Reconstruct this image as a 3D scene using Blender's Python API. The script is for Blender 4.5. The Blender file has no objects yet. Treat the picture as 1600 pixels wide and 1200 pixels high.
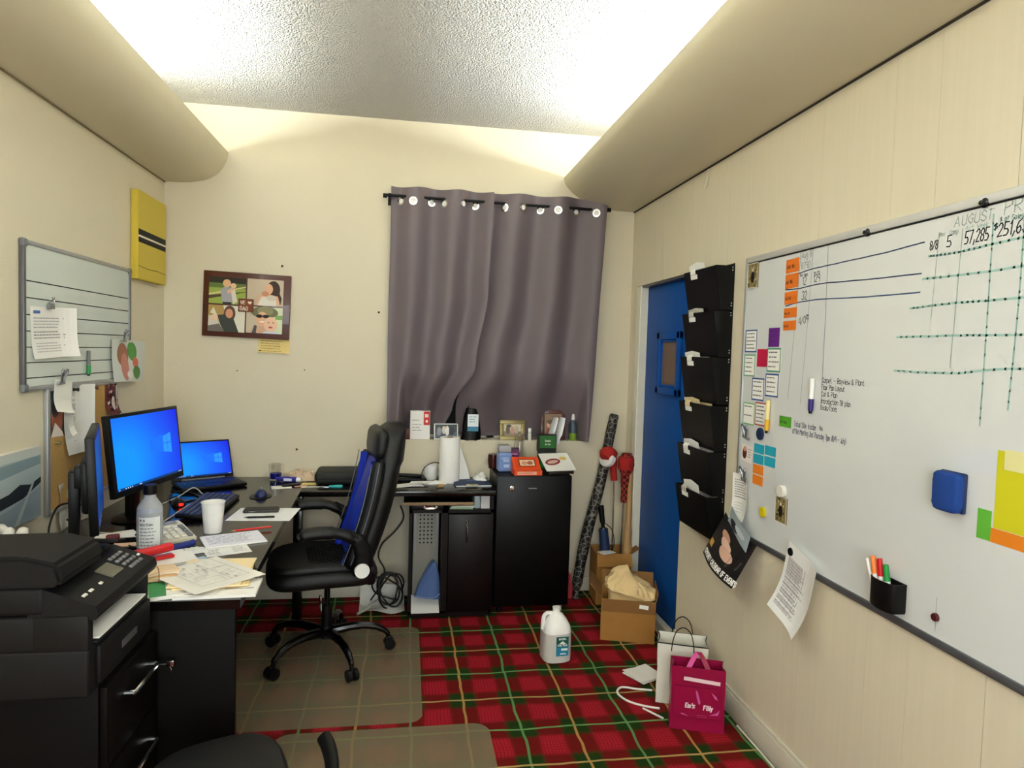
import bpy, bmesh, math, random
from mathutils import Matrix, Vector, noise
PI = math.pi
scn = bpy.context.scene
COL = scn.collection
# ---------------------------------------------------------------- camera
XL, XR, YB, YF, ZC = -1.4534, 1.4774, 4.302, -1.3, 3.03
def cam_matrix(yaw, pitch, roll, pos):
    cy, sy, cp, sp = math.cos(yaw), math.sin(yaw), math.cos(pitch), math.sin(pitch)
    f = Vector((sy*cp, cy*cp, -sp)); r = Vector((cy, -sy, 0)); u = r.cross(f)
    cr, sr = math.cos(roll), math.sin(roll)
    r2 = cr*r + sr*u; u2 = -sr*r + cr*u
    m = Matrix((r2, u2, -f)).transposed().to_4x4(); m.translation = pos
    return m
cd = bpy.data.cameras.new('camera'); cam = bpy.data.objects.new('camera', cd); COL.objects.link(cam)
cd.sensor_fit = 'HORIZONTAL'; cd.sensor_width = 36; cd.lens = 1037.9/1600*36; cd.clip_start = .05
cam.matrix_world = cam_matrix(.1578, .0481, .0294, (0, 0, 1.6))
scn.camera = cam
# ---------------------------------------------------------------- world, lamps, exposure
w = bpy.data.worlds.new('world'); scn.world = w; w.use_nodes = True
w.node_tree.nodes['Background'].inputs[0].default_value = (.75, .85, 1, 1)
w.node_tree.nodes['Background'].inputs[1].default_value = .05
def area(name, loc, aim, sx, sy, power, col):
    l = bpy.data.lights.new(name, 'AREA'); l.shape = 'RECTANGLE'; l.size = sx; l.size_y = sy
    l.energy = power; l.color = col
    o = bpy.data.objects.new(name, l); COL.objects.link(o); o.location = loc
    z = -Vector(aim).normalized(); y = Vector((0, 1, 0)); x = y.cross(z).normalized(); y = z.cross(x)
    o.rotation_euler = Matrix((x, y, z)).transposed().to_euler()
    return o
WARM = (.89, .97, 1)
# fluorescent strips lying inside the two cove troughs, shining up at the ceiling
for nm, x, ax, y0, y1 in (('cove_strip_left', -1.27, .22, -1.0, 3.55), ('cove_strip_right', 1.25, -.22, -1.0, 3.72)):
    area(nm, (x, (y0+y1)/2, 2.69), (ax, 0, 1), .10, y1-y0, 108, WARM)
# added fill from behind the camera, lifting the lower walls; no known source
area('front_fill_light', (.0, YF+.03, 1.55), (0, 1, 0), 1.5, 1.5, 50, (.89, .97, 1)).rotation_euler = (PI/2, 0, 0)
scn.view_settings.view_transform = 'Standard'; scn.view_settings.look = 'None'
scn.view_settings.gamma = 1; scn.view_settings.use_curve_mapping = False
scn.view_settings.exposure = .72
scn.cycles.max_bounces = 12; scn.cycles.diffuse_bounces = 8; scn.cycles.glossy_bounces = 5
scn.cycles.transmission_bounces = 10; scn.cycles.transparent_max_bounces = 12
scn.cycles.sample_clamp_indirect = 6; scn.cycles.use_denoising = True
# ---------------------------------------------------------------- helpers
def hexc(h):
    h = h.lstrip('#'); v = [int(h[i:i+2], 16)/255 for i in (0, 2, 4)]
    return tuple(((c/12.92) if c <= .04045 else ((c+.055)/1.055)**2.4) for c in v) + (1,)
def col(c): return hexc(c) if isinstance(c, str) else tuple(c)
MATS = {}
def mat(name, c='#808080', rough=.5, metal=0, var=.06, nscale=30, bump=0, bscale=200, coat=0, trans=0, ior=1.45, emit=None, estr=0, spec=.5, stretch=(1, 1, 1), alpha=1):
    if name in MATS: return MATS[name]
    m = bpy.data.materials.new(name); m.use_nodes = True; nt = m.node_tree; N = nt.nodes; L = nt.links
    b = N['Principled BSDF']; c = col(c)
    b.inputs['Roughness'].default_value = rough; b.inputs['Metallic'].default_value = metal
    b.inputs['Coat Weight'].default_value = coat; b.inputs['Transmission Weight'].default_value = trans
    b.inputs['IOR'].default_value = ior; b.inputs['Specular IOR Level'].default_value = spec; b.inputs['Alpha'].default_value = alpha
    tc = N.new('ShaderNodeTexCoord'); mp = N.new('ShaderNodeMapping'); mp.inputs['Scale'].default_value = stretch
    L.new(tc.outputs['Object'], mp.inputs['Vector'])
    nz = N.new('ShaderNodeTexNoise'); nz.inputs['Scale'].default_value = nscale; nz.inputs['Detail'].default_value = 4
    L.new(mp.outputs[0], nz.inputs['Vector'])
    mx = N.new('ShaderNodeMix'); mx.data_type = 'RGBA'
    L.new(nz.outputs['Fac'], mx.inputs['Factor'])
    mx.inputs[6].default_value = tuple(max(0, v*(1-var)) for v in c[:3]) + (1,)
    mx.inputs[7].default_value = tuple(min(1, v*(1+var)) for v in c[:3]) + (1,)
    L.new(mx.outputs[2], b.inputs['Base Color'])
    if bump:
        n2 = N.new('ShaderNodeTexNoise'); n2.inputs['Scale'].default_value = bscale; n2.inputs['Detail'].default_value = 3
        L.new(mp.outputs[0], n2.inputs['Vector'])
        bp = N.new('ShaderNodeBump'); bp.inputs['Strength'].default_value = bump; bp.inputs['Distance'].default_value = .01
        L.new(n2.outputs['Fac'], bp.inputs['Height']); L.new(bp.outputs[0], b.inputs['Normal'])
    if emit is not None:
        b.inputs['Emission Color'].default_value = col(emit); b.inputs['Emission Strength'].default_value = estr
    MATS[name] = m; return m
def print_mat(name, rough=.6, estr=0, spec=.3):
    if name in MATS: return MATS[name]
    m = bpy.data.materials.new(name); m.use_nodes = True; nt = m.node_tree
    b = nt.nodes['Principled BSDF']; a = nt.nodes.new('ShaderNodeAttribute'); a.attribute_name = 'ink'
    b.inputs['Roughness'].default_value = rough; b.inputs['Specular IOR Level'].default_value = spec
    if estr:
        b.inputs['Base Color'].default_value = (.01, .01, .01, 1)
        nt.links.new(a.outputs['Color'], b.inputs['Emission Color']); b.inputs['Emission Strength'].default_value = estr
    else: nt.links.new(a.outputs['Color'], b.inputs['Base Color'])
    MATS[name] = m; return m
def nb(): return bmesh.new()
def add_box(bm, c, s, rot=None, bev=0, seg=2):
    r = bmesh.ops.create_cube(bm, size=1); vs = r['verts']
    bmesh.ops.scale(bm, vec=s, verts=vs)
    if bev:
        es = list({e for v in vs for e in v.link_edges})
        r = bmesh.ops.bevel(bm, geom=es, offset=min(bev, min(s)*.49), segments=seg, affect='EDGES', profile=.5)
        vs = list({v for f in r['faces'] for v in f.verts} | {v for v in vs if v.is_valid})
    if rot is not None:
        bmesh.ops.transform(bm, matrix=rot.to_4x4() if isinstance(rot, Matrix) else Matrix.Rotation(rot, 4, 'Z'), verts=vs)
    bmesh.ops.translate(bm, vec=c, verts=vs); return vs
def box2(bm, a, b, bev=0, seg=2):
    return add_box(bm, [(a[i]+b[i])/2 for i in range(3)], [abs(b[i]-a[i]) for i in range(3)], None, bev, seg)
def frame_of(d):
    d = Vector(d).normalized(); up = Vector((0, 0, 1)) if abs(d.z) < .95 else Vector((1, 0, 0))
    x = up.cross(d).normalized(); return x, d.cross(x), d
def loft(bm, rings, caps=True, closed=False):
    R = [[bm.verts.new(p) for p in r] for r in rings]; n = len(R[0])
    m = len(R)
    for i in range(m if closed else m-1):
        a, b = R[i], R[(i+1) % m]
        for j in range(n):
            try: bm.faces.new((a[j], a[(j+1) % n], b[(j+1) % n], b[j]))
            except ValueError: pass
    if caps and not closed:
        bm.faces.new(list(reversed(R[0]))); bm.faces.new(R[-1])
    return R
def add_cyl(bm, p0, p1, r0, r1=None, n=16):
    r1 = r0 if r1 is None else r1; p0, p1 = Vector(p0), Vector(p1); x, y, d = frame_of(p1-p0)
    loft(bm, [[p + (x*math.cos(t)+y*math.sin(t))*r for t in [2*PI*k/n for k in range(n)]] for p, r in ((p0, r0), (p1, r1))])
def spline(pts, sub=6, closed=False):
    P = [Vector(p) for p in pts]; n = len(P); out = []
    for i in range(n if closed else n-1):
        p0 = P[(i-1) % n] if (closed or i > 0) else P[0]; p1 = P[i]; p2 = P[(i+1) % n]; p3 = P[(i+2) % n] if (closed or i+2 < n) else P[-1]
        for k in range(sub):
            t = k/sub
            out.append(.5*((2*p1)+(p2-p0)*t+(2*p0-5*p1+4*p2-p3)*t*t+(3*p1-p0-3*p2+p3)*t**3))
    if not closed: out.append(P[-1])
    return out
def add_tube(bm, pts, r, n=8, closed=False, sub=0, sect=None):
    P = spline(pts, sub, closed) if sub else [Vector(p) for p in pts]; m = len(P); rings = []; px = None
    for i in range(m):
        a = P[(i-1) % m] if (closed or i) else P[0]; b = P[(i+1) % m] if (closed or i < m-1) else P[-1]
        d = (b-a).normalized()
        if px is None: x, y, d = frame_of(d)
        else:
            x = (px - d*px.dot(d)).normalized(); y = d.cross(x)
        px = x; rr = r[min(len(r)-1, int(i*len(r)/m))] if isinstance(r, (list, tuple)) else r
        sx, sy = sect or (1, 1)
        rings.append([P[i] + (x*math.cos(t)*sx+y*math.sin(t)*sy)*rr for t in [2*PI*k/n for k in range(n)]])
    loft(bm, rings, not closed, closed)
def add_lathe(bm, prof, n=24, c=(0, 0, 0), sx=1, sy=1):
    c = Vector(c); rings = [[c+Vector((r*math.cos(t)*sx, r*math.sin(t)*sy, z)) for t in [2*PI*k/n for k in range(n)]] for r, z in prof]
    loft(bm, rings)
def add_prism(bm, poly, z0, z1, M=None):
    M = M or Matrix.Identity(4)
    a = [bm.verts.new(M @ Vector((x, y, z0))) for x, y in poly]; b = [bm.verts.new(M @ Vector((x, y, z1))) for x, y in poly]
    n = len(poly)
    bm.faces.new(list(reversed(a))); bm.faces.new(b)
    for i in range(n): bm.faces.new((a[i], a[(i+1) % n], b[(i+1) % n], b[i]))
def add_sheet(bm, f, nu, nv, th=.0006):
    """thin solid sheet from f(u,v) with u,v in 0..1"""
    G = [[Vector(f(i/nu, j/nv)) for j in range(nv+1)] for i in range(nu+1)]
    def nrm(i, j):
        a = G[min(i+1, nu)][j]-G[max(i-1, 0)][j]; b = G[i][min(j+1, nv)]-G[i][max(j-1, 0)]
        return a.cross(b).normalized()
    A = [[bm.verts.new(G[i][j]+nrm(i, j)*th/2) for j in range(nv+1)] for i in range(nu+1)]
    B = [[bm.verts.new(G[i][j]-nrm(i, j)*th/2) for j in range(nv+1)] for i in range(nu+1)]
    for i in range(nu):
        for j in range(nv):
            bm.faces.new((A[i][j], A[i+1][j], A[i+1][j+1], A[i][j+1])); bm.faces.new((B[i][j], B[i][j+1], B[i+1][j+1], B[i+1][j]))
    for i in range(nu):
        bm.faces.new((A[i][0], B[i][0], B[i+1][0], A[i+1][0])); bm.faces.new((A[i][nv], A[i+1][nv], B[i+1][nv], B[i][nv]))
    for j in range(nv):
        bm.faces.new((A[0][j], A[0][j+1], B[0][j+1], B[0][j])); bm.faces.new((A[nu][j], B[nu][j], B[nu][j+1], A[nu][j+1]))
def obj(name, bm, m, parent=None, smooth=True, ang=35, loc=None, rotz=0):
    bmesh.ops.recalc_face_normals(bm, faces=bm.faces)
    me = bpy.data.meshes.new(name); bm.to_mesh(me); bm.free()
    if smooth:
        me.shade_smooth(); me.set_sharp_from_angle(angle=math.radians(ang))
    me.materials.append(m if not isinstance(m, str) else MATS[m])
    o = bpy.data.objects.new(name, me); COL.objects.link(o)
    if parent is not None: o.parent = parent
    if loc is not None: o.location = loc
    if rotz: o.rotation_euler = (0, 0, rotz)
    return o
def tag(o, label, cat, group=None):
    o['label'] = label; o['category'] = cat
    if group: o['group'] = group
    return o
def struct(o, label=None):
    o['kind'] = 'structure'
    if label: o['label'] = label
    return o
def thing(name, label, cat, loc=(0, 0, 0), rotz=0, group=None):
    o = bpy.data.objects.new(name, None); COL.objects.link(o); o.empty_display_size = .05
    o.location = loc; o.rotation_euler = (0, 0, rotz); return tag(o, label, cat, group)
FR = {'R': Matrix(((0, 0, -1), (-1, 0, 0), (0, 1, 0))), 'L': Matrix(((0, 0, 1), (1, 0, 0), (0, 1, 0))),
      'B': Matrix(((1, 0, 0), (0, 0, -1), (0, 1, 0))), 'T': Matrix.Identity(3)}
def place(o, fr, p, ang=0, tilt=0):
    m = (FR[fr] @ Matrix.Rotation(ang, 3, 'Z') @ Matrix.Rotation(tilt, 3, 'X')).to_4x4(); m.translation = p
    o.matrix_world = m; return o
# one-stroke lettering
GL = {'A': '022842|1434', 'B': '020828373625053422|2202', 'C': '3728170604132233', 'D': '020828373322 02', 'E': '38080232|0525', 'F': '380802|0525',
 'G': '37281706041322333525', 'H': '0802|3832|0535', 'I': '1812', 'J': '28231203', 'K': '0802|380532', 'L': '080232', 'M': '0208254842', 'N': '02083238',
 'O': '180703122233372818', 'P': '02082837362505', 'R': '02082837362505|1532', 'S': '37281807063433221203', 'T': '0838|1812', 'U': '080312223338', 'V': '082248',
 'W': '0812253248', 'X': '0832|3802', 'Y': '082548|2522', 'Z': '08380232', '0': '180703122233372818', '1': '071812', '2': '07182837360232',
 '3': '07182837362534332212 03', '4': '280434|3832', '5': '3808052534332212 02', '6': '381705031222333425 04', '7': '083812', '8': '1506071828373625150403122233342515',
 '9': '351506071828373532', 'a': '36160503122234|3632', 'b': '08022233352605', 'c': '361605031232', 'd': '361605031232|3832', 'e': '043435261605031232', 'f': '382712|0626',
 'g': '361605041333|36312000', 'h': '0802|0516263532', 'i': '1612|1718', 'j': '262110|2728', 'k': '0802|360432', 'l': '1812', 'm': '0602|05162522|25364542',
 'n': '0602|0516263532', 'o': '160503122233352616', 'p': '0600|062635332202', 'q': '3630|3616050312 32', 'r': '0602|051626', 's': '36160524332202', 't': '18132232|0626',
 'u': '0603122233|3632', 'v': '062236', 'w': '0612243246', 'x': '0632|3602', 'y': '0614|3610', 'z': '06360232', ',': '1301', '.': '1213', '-': '0535', '/': '0238',
 '&': '320718270403123 4', '(': '28161422', ')': '08262402', '$': '371706353413 03|2812', '%': '0238|0817|2332', "'": '1816', '!': '1814|1312', ':': '1314|1617'}
def text_lines(txt, x, y, h, jit=0, slant=0, adv=1.4, rise=0, rnd=None):
    out = []; s = h/6; cx = x; rnd = rnd or random.Random(len(txt))
    for ch in txt:
        if ch == ' ': cx += 3*s; y += rise*3*s; continue
        g = GL.get(ch)
        if not g: continue
        mx = 0
        for st in g.split('|'):
            st = st.replace(' ', ''); pts = []
            for i in range(0, len(st), 2):
                gx, gy = int(st[i]), int(st[i+1])-2; mx = max(mx, gx)
                pts.append((cx+(gx+slant*gy+rnd.uniform(-jit, jit))*s*.82, y+(gy+rnd.uniform(-jit, jit))*s))
            out.append(pts)
        d = (mx+adv)*s*.82; cx += d; y += rise*d
    return out
def text_width(txt, h, adv=1.4):
    l = text_lines(txt, 0, 0, h, adv=adv); return max(p[0] for s in l for p in s)
def ribbon_quads(pts, wd):
    for a, b in zip(pts[:-1], pts[1:]):
        dx, dy = b[0]-a[0], b[1]-a[1]; l = math.hypot(dx, dy) or 1e-6; ux, uy = dx/l*wd/2, dy/l*wd/2
        yield [(a[0]-ux+uy, a[1]-uy-ux), (b[0]+ux+uy, b[1]+uy-ux), (b[0]+ux-uy, b[1]+uy+ux), (a[0]-ux-uy, a[1]-uy+ux)]
class Print:
    """a flat printed sheet, centred on its own origin, facing +z, with thickness"""
    def __init__(s, w, h, base='#f2f1ec', th=.0006, warp=None, back=None, round_=0):
        s.w, s.h, s.th, s.warp, s.z = w, h, th, warp, 0; s.bm = nb(); s.lay = s.bm.loops.layers.float_color.new('ink')
        s.rnd = random.Random(int(w*1e4+h*1e3)); n = 10 if warp else 1
        X = [-w/2+w*i/n for i in range(n+1)]; Y = [-h/2+h*j/n for j in range(n+1)]
        c = col(base); cb = col(back or base)
        A = [[s.v(x, y, 0) for y in Y] for x in X]; B = [[s.v(x, y, -th) for y in Y] for x in X]
        for i in range(n):
            for j in range(n):
                s.face([A[i][j], A[i+1][j], A[i+1][j+1], A[i][j+1]], c); s.face([B[i][j], B[i][j+1], B[i+1][j+1], B[i+1][j]], cb)
            s.face([A[i][0], B[i][0], B[i+1][0], A[i+1][0]], c); s.face([A[i][n], A[i+1][n], B[i+1][n], B[i][n]], c)
            s.face([A[0][i], A[0][i+1], B[0][i+1], B[0][i]], c); s.face([A[n][i], B[n][i], B[n][i+1], A[n][i+1]], c)
    def v(s, x, y, z):
        if s.warp: x, y, dz = s.warp(x, y); z += dz
        return s.bm.verts.new((x, y, z))
    def face(s, vs, c):
        f = s.bm.faces.new(vs)
        for l in f.loops: l[s.lay] = c
    def poly(s, pts, c, same=False):
        if not same: s.z += .00012
        s.face([s.v(x, y, s.z) for x, y in pts], col(c)); return s
    def rect(s, x, y, w, h, c):
        n = max(1, int(w/.012)) if s.warp else 1; m = max(1, int(h/.02)) if s.warp else 1; s.z += .00012; cc = col(c)
        for i in range(n):
            for j in range(m):
                s.face([s.v(x+w*(i+a)/n, y+h*(j+b)/m, s.z) for a, b in ((0, 0), (1, 0), (1, 1), (0, 1))], cc)
        return s
    def ell(s, x, y, rx, ry, c, n=18, a=0):
        ca, sa = math.cos(a), math.sin(a); s.z += .00012; cc = col(c); K = 4 if s.warp else 1; prev = None
        P = lambda t, k: s.v(x+(rx*math.cos(t)*ca-ry*math.sin(t)*sa)*k, y+(rx*math.cos(t)*sa+ry*math.sin(t)*ca)*k, s.z)
        for k in range(1, K+1):
            ring = [P(2*PI*i/n, k/K) for i in range(n)]
            if prev is None: s.face(ring, cc)
            else:
                for i in range(n): s.face([prev[i], ring[i], ring[(i+1) % n], prev[(i+1) % n]], cc)
            prev = ring
        return s
    def strokes(s, lines, wd, c):
        s.z += .00012
        for ln in lines:
            for q in ribbon_quads(ln, wd): s.face([s.v(x, y, s.z) for x, y in q], col(c))
        return s
    def text(s, t, x, y, h, c, wd=None, **k): return s.strokes(text_lines(t, x, y, h, **k), wd or h*.16, c)
    def ctext(s, t, x, y, h, c, wd=None, **k): return s.text(t, x-text_width(t, h)/2, y, h, c, wd, **k)
    def lines(s, x, y, w, n, dy, c, h=None):
        """n rows of small print as word-length dashes"""
        h = h or dy*.4; s.z += .00012; cc = col(c)
        for i in range(n):
            cx = x; end = x+w*s.rnd.uniform(.7, 1)
            while cx < end:
                l = min(end-cx, s.rnd.uniform(1.5, 5)*h)
                if l > h*.3: s.face([s.v(cx+a*l, y-i*dy+b*h, s.z) for a, b in ((0, 0), (1, 0), (1, 1), (0, 1))], cc)
                cx += l+h*.7
        return s
    def frame(s, t, c):
        w, h = s.w, s.h
        for r in ((-w/2, -h/2, w, t), (-w/2, h/2-t, w, t), (-w/2, -h/2, t, h), (w/2-t, -h/2, t, h)): s.rect(*r, c)
        return s
    def obj(s, name, m=None, parent=None):
        me = bpy.data.meshes.new(name); s.bm.to_mesh(me); s.bm.free(); me.materials.append(m or print_mat('printed_paper'))
        o = bpy.data.objects.new(name, me); COL.objects.link(o)
        if parent is not None: o.parent = parent
        return o
# ---------------------------------------------------------------- materials
mat('ceiling_popcorn', '#cfccc4', .95, var=.05, nscale=60)
def popcorn():
    m = MATS['ceiling_popcorn']; nt = m.node_tree; N, L = nt.nodes, nt.links
    tc = N.new('ShaderNodeTexCoord'); v = N.new('ShaderNodeTexVoronoi'); v.inputs['Scale'].default_value = 105
    n = N.new('ShaderNodeTexNoise'); n.inputs['Scale'].default_value = 170; n.inputs['Detail'].default_value = 2
    ad = N.new('ShaderNodeMath'); ad.operation = 'SUBTRACT'
    for t in (v, n): L.new(tc.outputs['Object'], t.inputs['Vector'])
    L.new(n.outputs['Fac'], ad.inputs[0]); L.new(v.outputs['Distance'], ad.inputs[1])
    b = N.new('ShaderNodeBump'); b.inputs['Strength'].default_value = 1; b.inputs['Distance'].default_value = .012
    L.new(ad.outputs[0], b.inputs['Height']); L.new(b.outputs[0], N['Principled BSDF'].inputs['Normal'])
popcorn()
WALL = '#d3cab2'
mat('wall_plaster', WALL, .75, var=.035, nscale=3, bump=.12, bscale=140)
mat('wall_panel', '#d5ccb4', .6, var=.05, nscale=6, stretch=(8, 8, .35), bump=.03, bscale=60)
mat('cove_paint', '#cbc2a6', .42, var=.03, nscale=4, bump=.05, bscale=20)
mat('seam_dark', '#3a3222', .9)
mat('trim_white', '#d9d5c4', .45, var=.05)
mat('door_blue', '#064a97', .5, var=.12, nscale=5, spec=.2)
mat('brown_paper_pane', '#6d5646', .4, var=.15, nscale=9)
mat('black_laminate', '#0c0907', .14, var=.2, nscale=12, stretch=(1, 8, 8), spec=.5)
mat('dark_wood', '#0c0404', .4, var=.3, nscale=10, spec=.3)
mat('black_panel', '#080605', .55, var=.2, spec=.12)
mat('tray_edge', '#8a6f50', .5)
mat('black_plastic', '#060606', .45, var=.15, spec=.3)
mat('printer_plastic', '#0c0b0a', .6, var=.1, bump=.1, bscale=900, spec=.3)
mat('black_gloss', '#040404', .38, var=.1, spec=.25)
mat('black_leather', '#060606', .42, var=.15, bump=.25, bscale=420)
mat('blue_leather', '#0c2aa0', .45, var=.12, bump=.2, bscale=420)
mat('grey_stitch', '#5f636d', .6)
mat('dark_steel', '#3a3a3c', .25, metal=1)
mat('chrome', '#d5d5d5', .16, metal=1)
mat('steel_grey', '#8f9092', .35, metal=.8)
mat('alu_frame', '#a5a6a6', .4, metal=.5)
mat('rail_bright', '#cfcfcc', .35, metal=.25)
mat('alu_dark', '#68696c', .4, metal=.6)
mat('whiteboard_face', '#d6d9d8', .14, var=.03, nscale=3, coat=.6)
mat('whiteboard_small', '#cdd6d0', .2, var=.05, nscale=4, coat=.3)
mat('white_plastic', '#e9e8e4', .4)
mat('off_white', '#dcd9cd', .6)
mat('beige_plastic', '#d3ccba', .5)
mat('grey_plastic', '#6d6e70', .5)
mat('paper_white', '#f0efea', .8, var=.03)
mat('tissue_white', '#efeeea', .9, var=.04)
mat('tan_tissue', '#c9b093', .9, var=.08)
mat('kraft', '#9f7034', .85, var=.1, nscale=20)
mat('kraft_dark', '#80592c', .85, var=.1)
mat('bag_kraft', '#d9bd8a', .8, var=.12, nscale=16)
mat('cork', '#b58f52', .9, var=.25, nscale=160, bump=.2, bscale=300)
mat('curtain_cloth', '#6a5f63', .55, var=.04, nscale=300, bump=.05, bscale=900)
mat('yellow_canvas', '#c9b23f', .85, var=.06, nscale=40, bump=.15, bscale=700)
mat('mahogany', '#4a2013', .4, var=.35, nscale=14, stretch=(1, 10, 10), coat=.2)
mat('clear_plastic', '#f0f3f5', .12, trans=.75, ior=1.2, var=.01)
mat('water', '#dfe5e8', .1, trans=.6, ior=1.2, var=.01)
mat('glass', '#ffffff', .02, trans=1, ior=1.45, var=0)
mat('milky_plastic', '#f4f3f0', .3, var=.02)
mat('mat_vinyl', '#8f8064', .4, var=.12, nscale=7, alpha=.5)
mat('cable_black', '#0a0a0a', .45)
mat('cable_white', '#b9b7b2', .5)
mat('red_plastic', '#c8171c', .35)
mat('blue_dark_plastic', '#16234f', .35)
mat('blue_eraser', '#0b3a86', .85, bump=.3, bscale=500)
mat('navy', '#12294f', .6)
mat('magenta_bag', '#8f0f3c', .3, var=.1, nscale=8)
mat('ribbon_pink', '#c4408a', .35)
mat('wood_bat', '#a98455', .45, var=.25, nscale=12, stretch=(8, 8, 1))
mat('teal', '#2fa3a3', .4)
mat('blue_cloth', '#4d6597', .85, var=.1, bump=.2, bscale=300)
mat('orange_card', '#e0501c', .5)
mat('green_marker', '#1e8a3c', .4)
mat('purple_plastic', '#2b1a6e', .4)
mat('yellow_plastic', '#c8b50c', .4)
mat('brass', '#8a7c50', .4, metal=.5)
mat('skin_floral', '#e8dccb', .7)
mat('leaf_green', '#2f5a2a', .7)
mat('led_red', '#400000', .4, emit='#ff1008', estr=4)
mat('red_fabric', '#a51d17', .85, var=.3, nscale=60)
mat('white_fabric', '#e6e2da', .9)
# tartan carpet
def tartan():
    m = bpy.data.materials.new('tartan_carpet'); m.use_nodes = True; nt = m.node_tree; N, L = nt.nodes, nt.links
    b = N['Principled BSDF']; b.inputs['Roughness'].default_value = .95; b.inputs['Specular IOR Level'].default_value = .1
    tc = N.new('ShaderNodeTexCoord')
    nz = N.new('ShaderNodeTexNoise'); nz.inputs['Scale'].default_value = 5; nz.inputs['Detail'].default_value = 2
    L.new(tc.outputs['Object'], nz.inputs['Vector'])
    vm = N.new('ShaderNodeVectorMath'); vm.operation = 'MULTIPLY_ADD'; L.new(nz.outputs['Color'], vm.inputs[0]); vm.inputs[1].default_value = (.03, .03, 0)
    L.new(tc.outputs['Object'], vm.inputs[2])
    sp = N.new('ShaderNodeSeparateXYZ'); L.new(vm.outputs[0], sp.inputs[0])
    def M(op, a, c=None, d=None):
        n = N.new('ShaderNodeMath'); n.operation = op
        for i, x in enumerate((a, c, d)):
            if x is None: continue
            if isinstance(x, (int, float)): n.inputs[i].default_value = x
            else: L.new(x, n.inputs[i])
        return n.outputs[0]
    def dist(s, off, per):   # distance to nearest line at off + k*per, in metres
        t = M('DIVIDE', M('SUBTRACT', s, off), per); f = M('SUBTRACT', t, M('ROUND', t)); return M('MULTIPLY', M('ABSOLUTE', f), per)
    def ss(d, a, c):
        n = N.new('ShaderNodeMapRange'); n.interpolation_type = 'SMOOTHSTEP'; L.new(d, n.inputs[0])
        n.inputs[1].default_value = a; n.inputs[2].default_value = c; n.inputs[3].default_value = 1; n.inputs[4].default_value = 0; return n.outputs[0]
    X, Y = sp.outputs[0], sp.outputs[1]
    ox, oy = .298, 2.975
    gx = ss(dist(X, ox, .232), .045, .075); gy = ss(dist(Y, oy, .2525), .045, .08)
    def mixc(f, a, c):
        n = N.new('ShaderNodeMix'); n.data_type = 'RGBA'
        if isinstance(f, (int, float)): n.inputs[0].default_value = f
        else: L.new(f, n.inputs[0])
        for i, x in ((6, a), (7, c)):
            if isinstance(x, tuple): n.inputs[i].default_value = x
            else: L.new(x, n.inputs[i])
        return n.outputs[2]
    red, mix, grn = hexc('#b0202e'), hexc('#6d1410'), hexc('#1e3a10')
    # fine dark threads inside the red squares
    th = M('MAXIMUM', ss(dist(X, ox, .0145), .001, .003), ss(dist(Y, oy, .0158), .001, .003))
    red2 = mixc(M('MULTIPLY', th, .45), red, hexc('#3c0a0c'))
    one = M('MAXIMUM', gx, gy); both = M('MULTIPLY', gx, gy)
    c = mixc(one, red2, mix); c = mixc(both, c, grn)
    c = mixc(ss(dist(X, ox, .464), .004, .007), c, hexc('#b58a4e')); c = mixc(ss(dist(X, ox+.232, .464), .004, .007), c, hexc('#5f8f55'))
    c = mixc(ss(dist(Y, oy, .505), .004, .007), c, hexc('#b59a60')); c = mixc(ss(dist(Y, oy+.2525, .505), .004, .007), c, hexc('#6d9a5c'))
    pn = N.new('ShaderNodeTexNoise'); pn.inputs['Scale'].default_value = 420; pn.inputs['Detail'].default_value = 2; L.new(tc.outputs['Object'], pn.inputs['Vector'])
    c = mixc(M('MULTIPLY', pn.outputs['Fac'], .35), c, hexc('#180607'))
    L.new(c, b.inputs['Base Color'])
    bp = N.new('ShaderNodeBump'); bp.inputs['Strength'].default_value = .5; bp.inputs['Distance'].default_value = .004; L.new(pn.outputs['Fac'], bp.inputs['Height']); L.new(bp.outputs[0], b.inputs['Normal'])
    MATS['tartan_carpet'] = m
tartan()
# ================================================================ the room
T = .15
def wallbox(name, boxes, m, label=None, smooth=False):
    bm = nb()
    for a, b in boxes: box2(bm, a, b)
    return struct(obj(name, bm, m, smooth=smooth), label)
wallbox('floor', [((XL-T, YF-T, -.1), (XR+T, YB+.4, 0))], 'tartan_carpet', 'red and green tartan carpet')
wallbox('ceiling', [((XL-T, YF-T, ZC), (XR+T, YB+.4, ZC+.1))], 'ceiling_popcorn')
wallbox('wall_left', [((XL-T, YF-T, 0), (XL, YB+.4, ZC))], 'wall_plaster')
wallbox('wall_front', [((XL, YF-T, 0), (XR, YF, ZC))], 'wall_plaster')
bm = nb()
for a, b in (((-.8, .75), (-.74, 2.35)), ((.74, .75), (.8, 2.35)), ((-.8, .75), (.8, .81)), ((-.8, 2.29), (.8, 2.35)), ((-.02, .75), (.02, 2.35))): box2(bm, (a[0], YF, a[1]), (b[0], YF+.02, b[1]))
struct(obj('added_window_frame', bm, 'trim_white', smooth=False), 'added white window frame, unseen, in the wall behind the camera')  # frame added around the fill light, out of view
NX0, NX1, NZ0, NZ1, ND = -.06, 1.19, 1.018, 2.46, .17
wb_ = wallbox('wall_back', [((XL, YB, 0), (NX0, YB+.3, ZC)), ((NX1, YB, 0), (XR+T, YB+.3, ZC)), ((NX0, YB, 0), (NX1, YB+.3, NZ0)),
      ((NX0, YB, NZ1), (NX1, YB+.3, ZC)), ((NX0, YB+ND+.03, NZ0), (NX1, YB+.3, NZ1))], 'wall_plaster')
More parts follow.
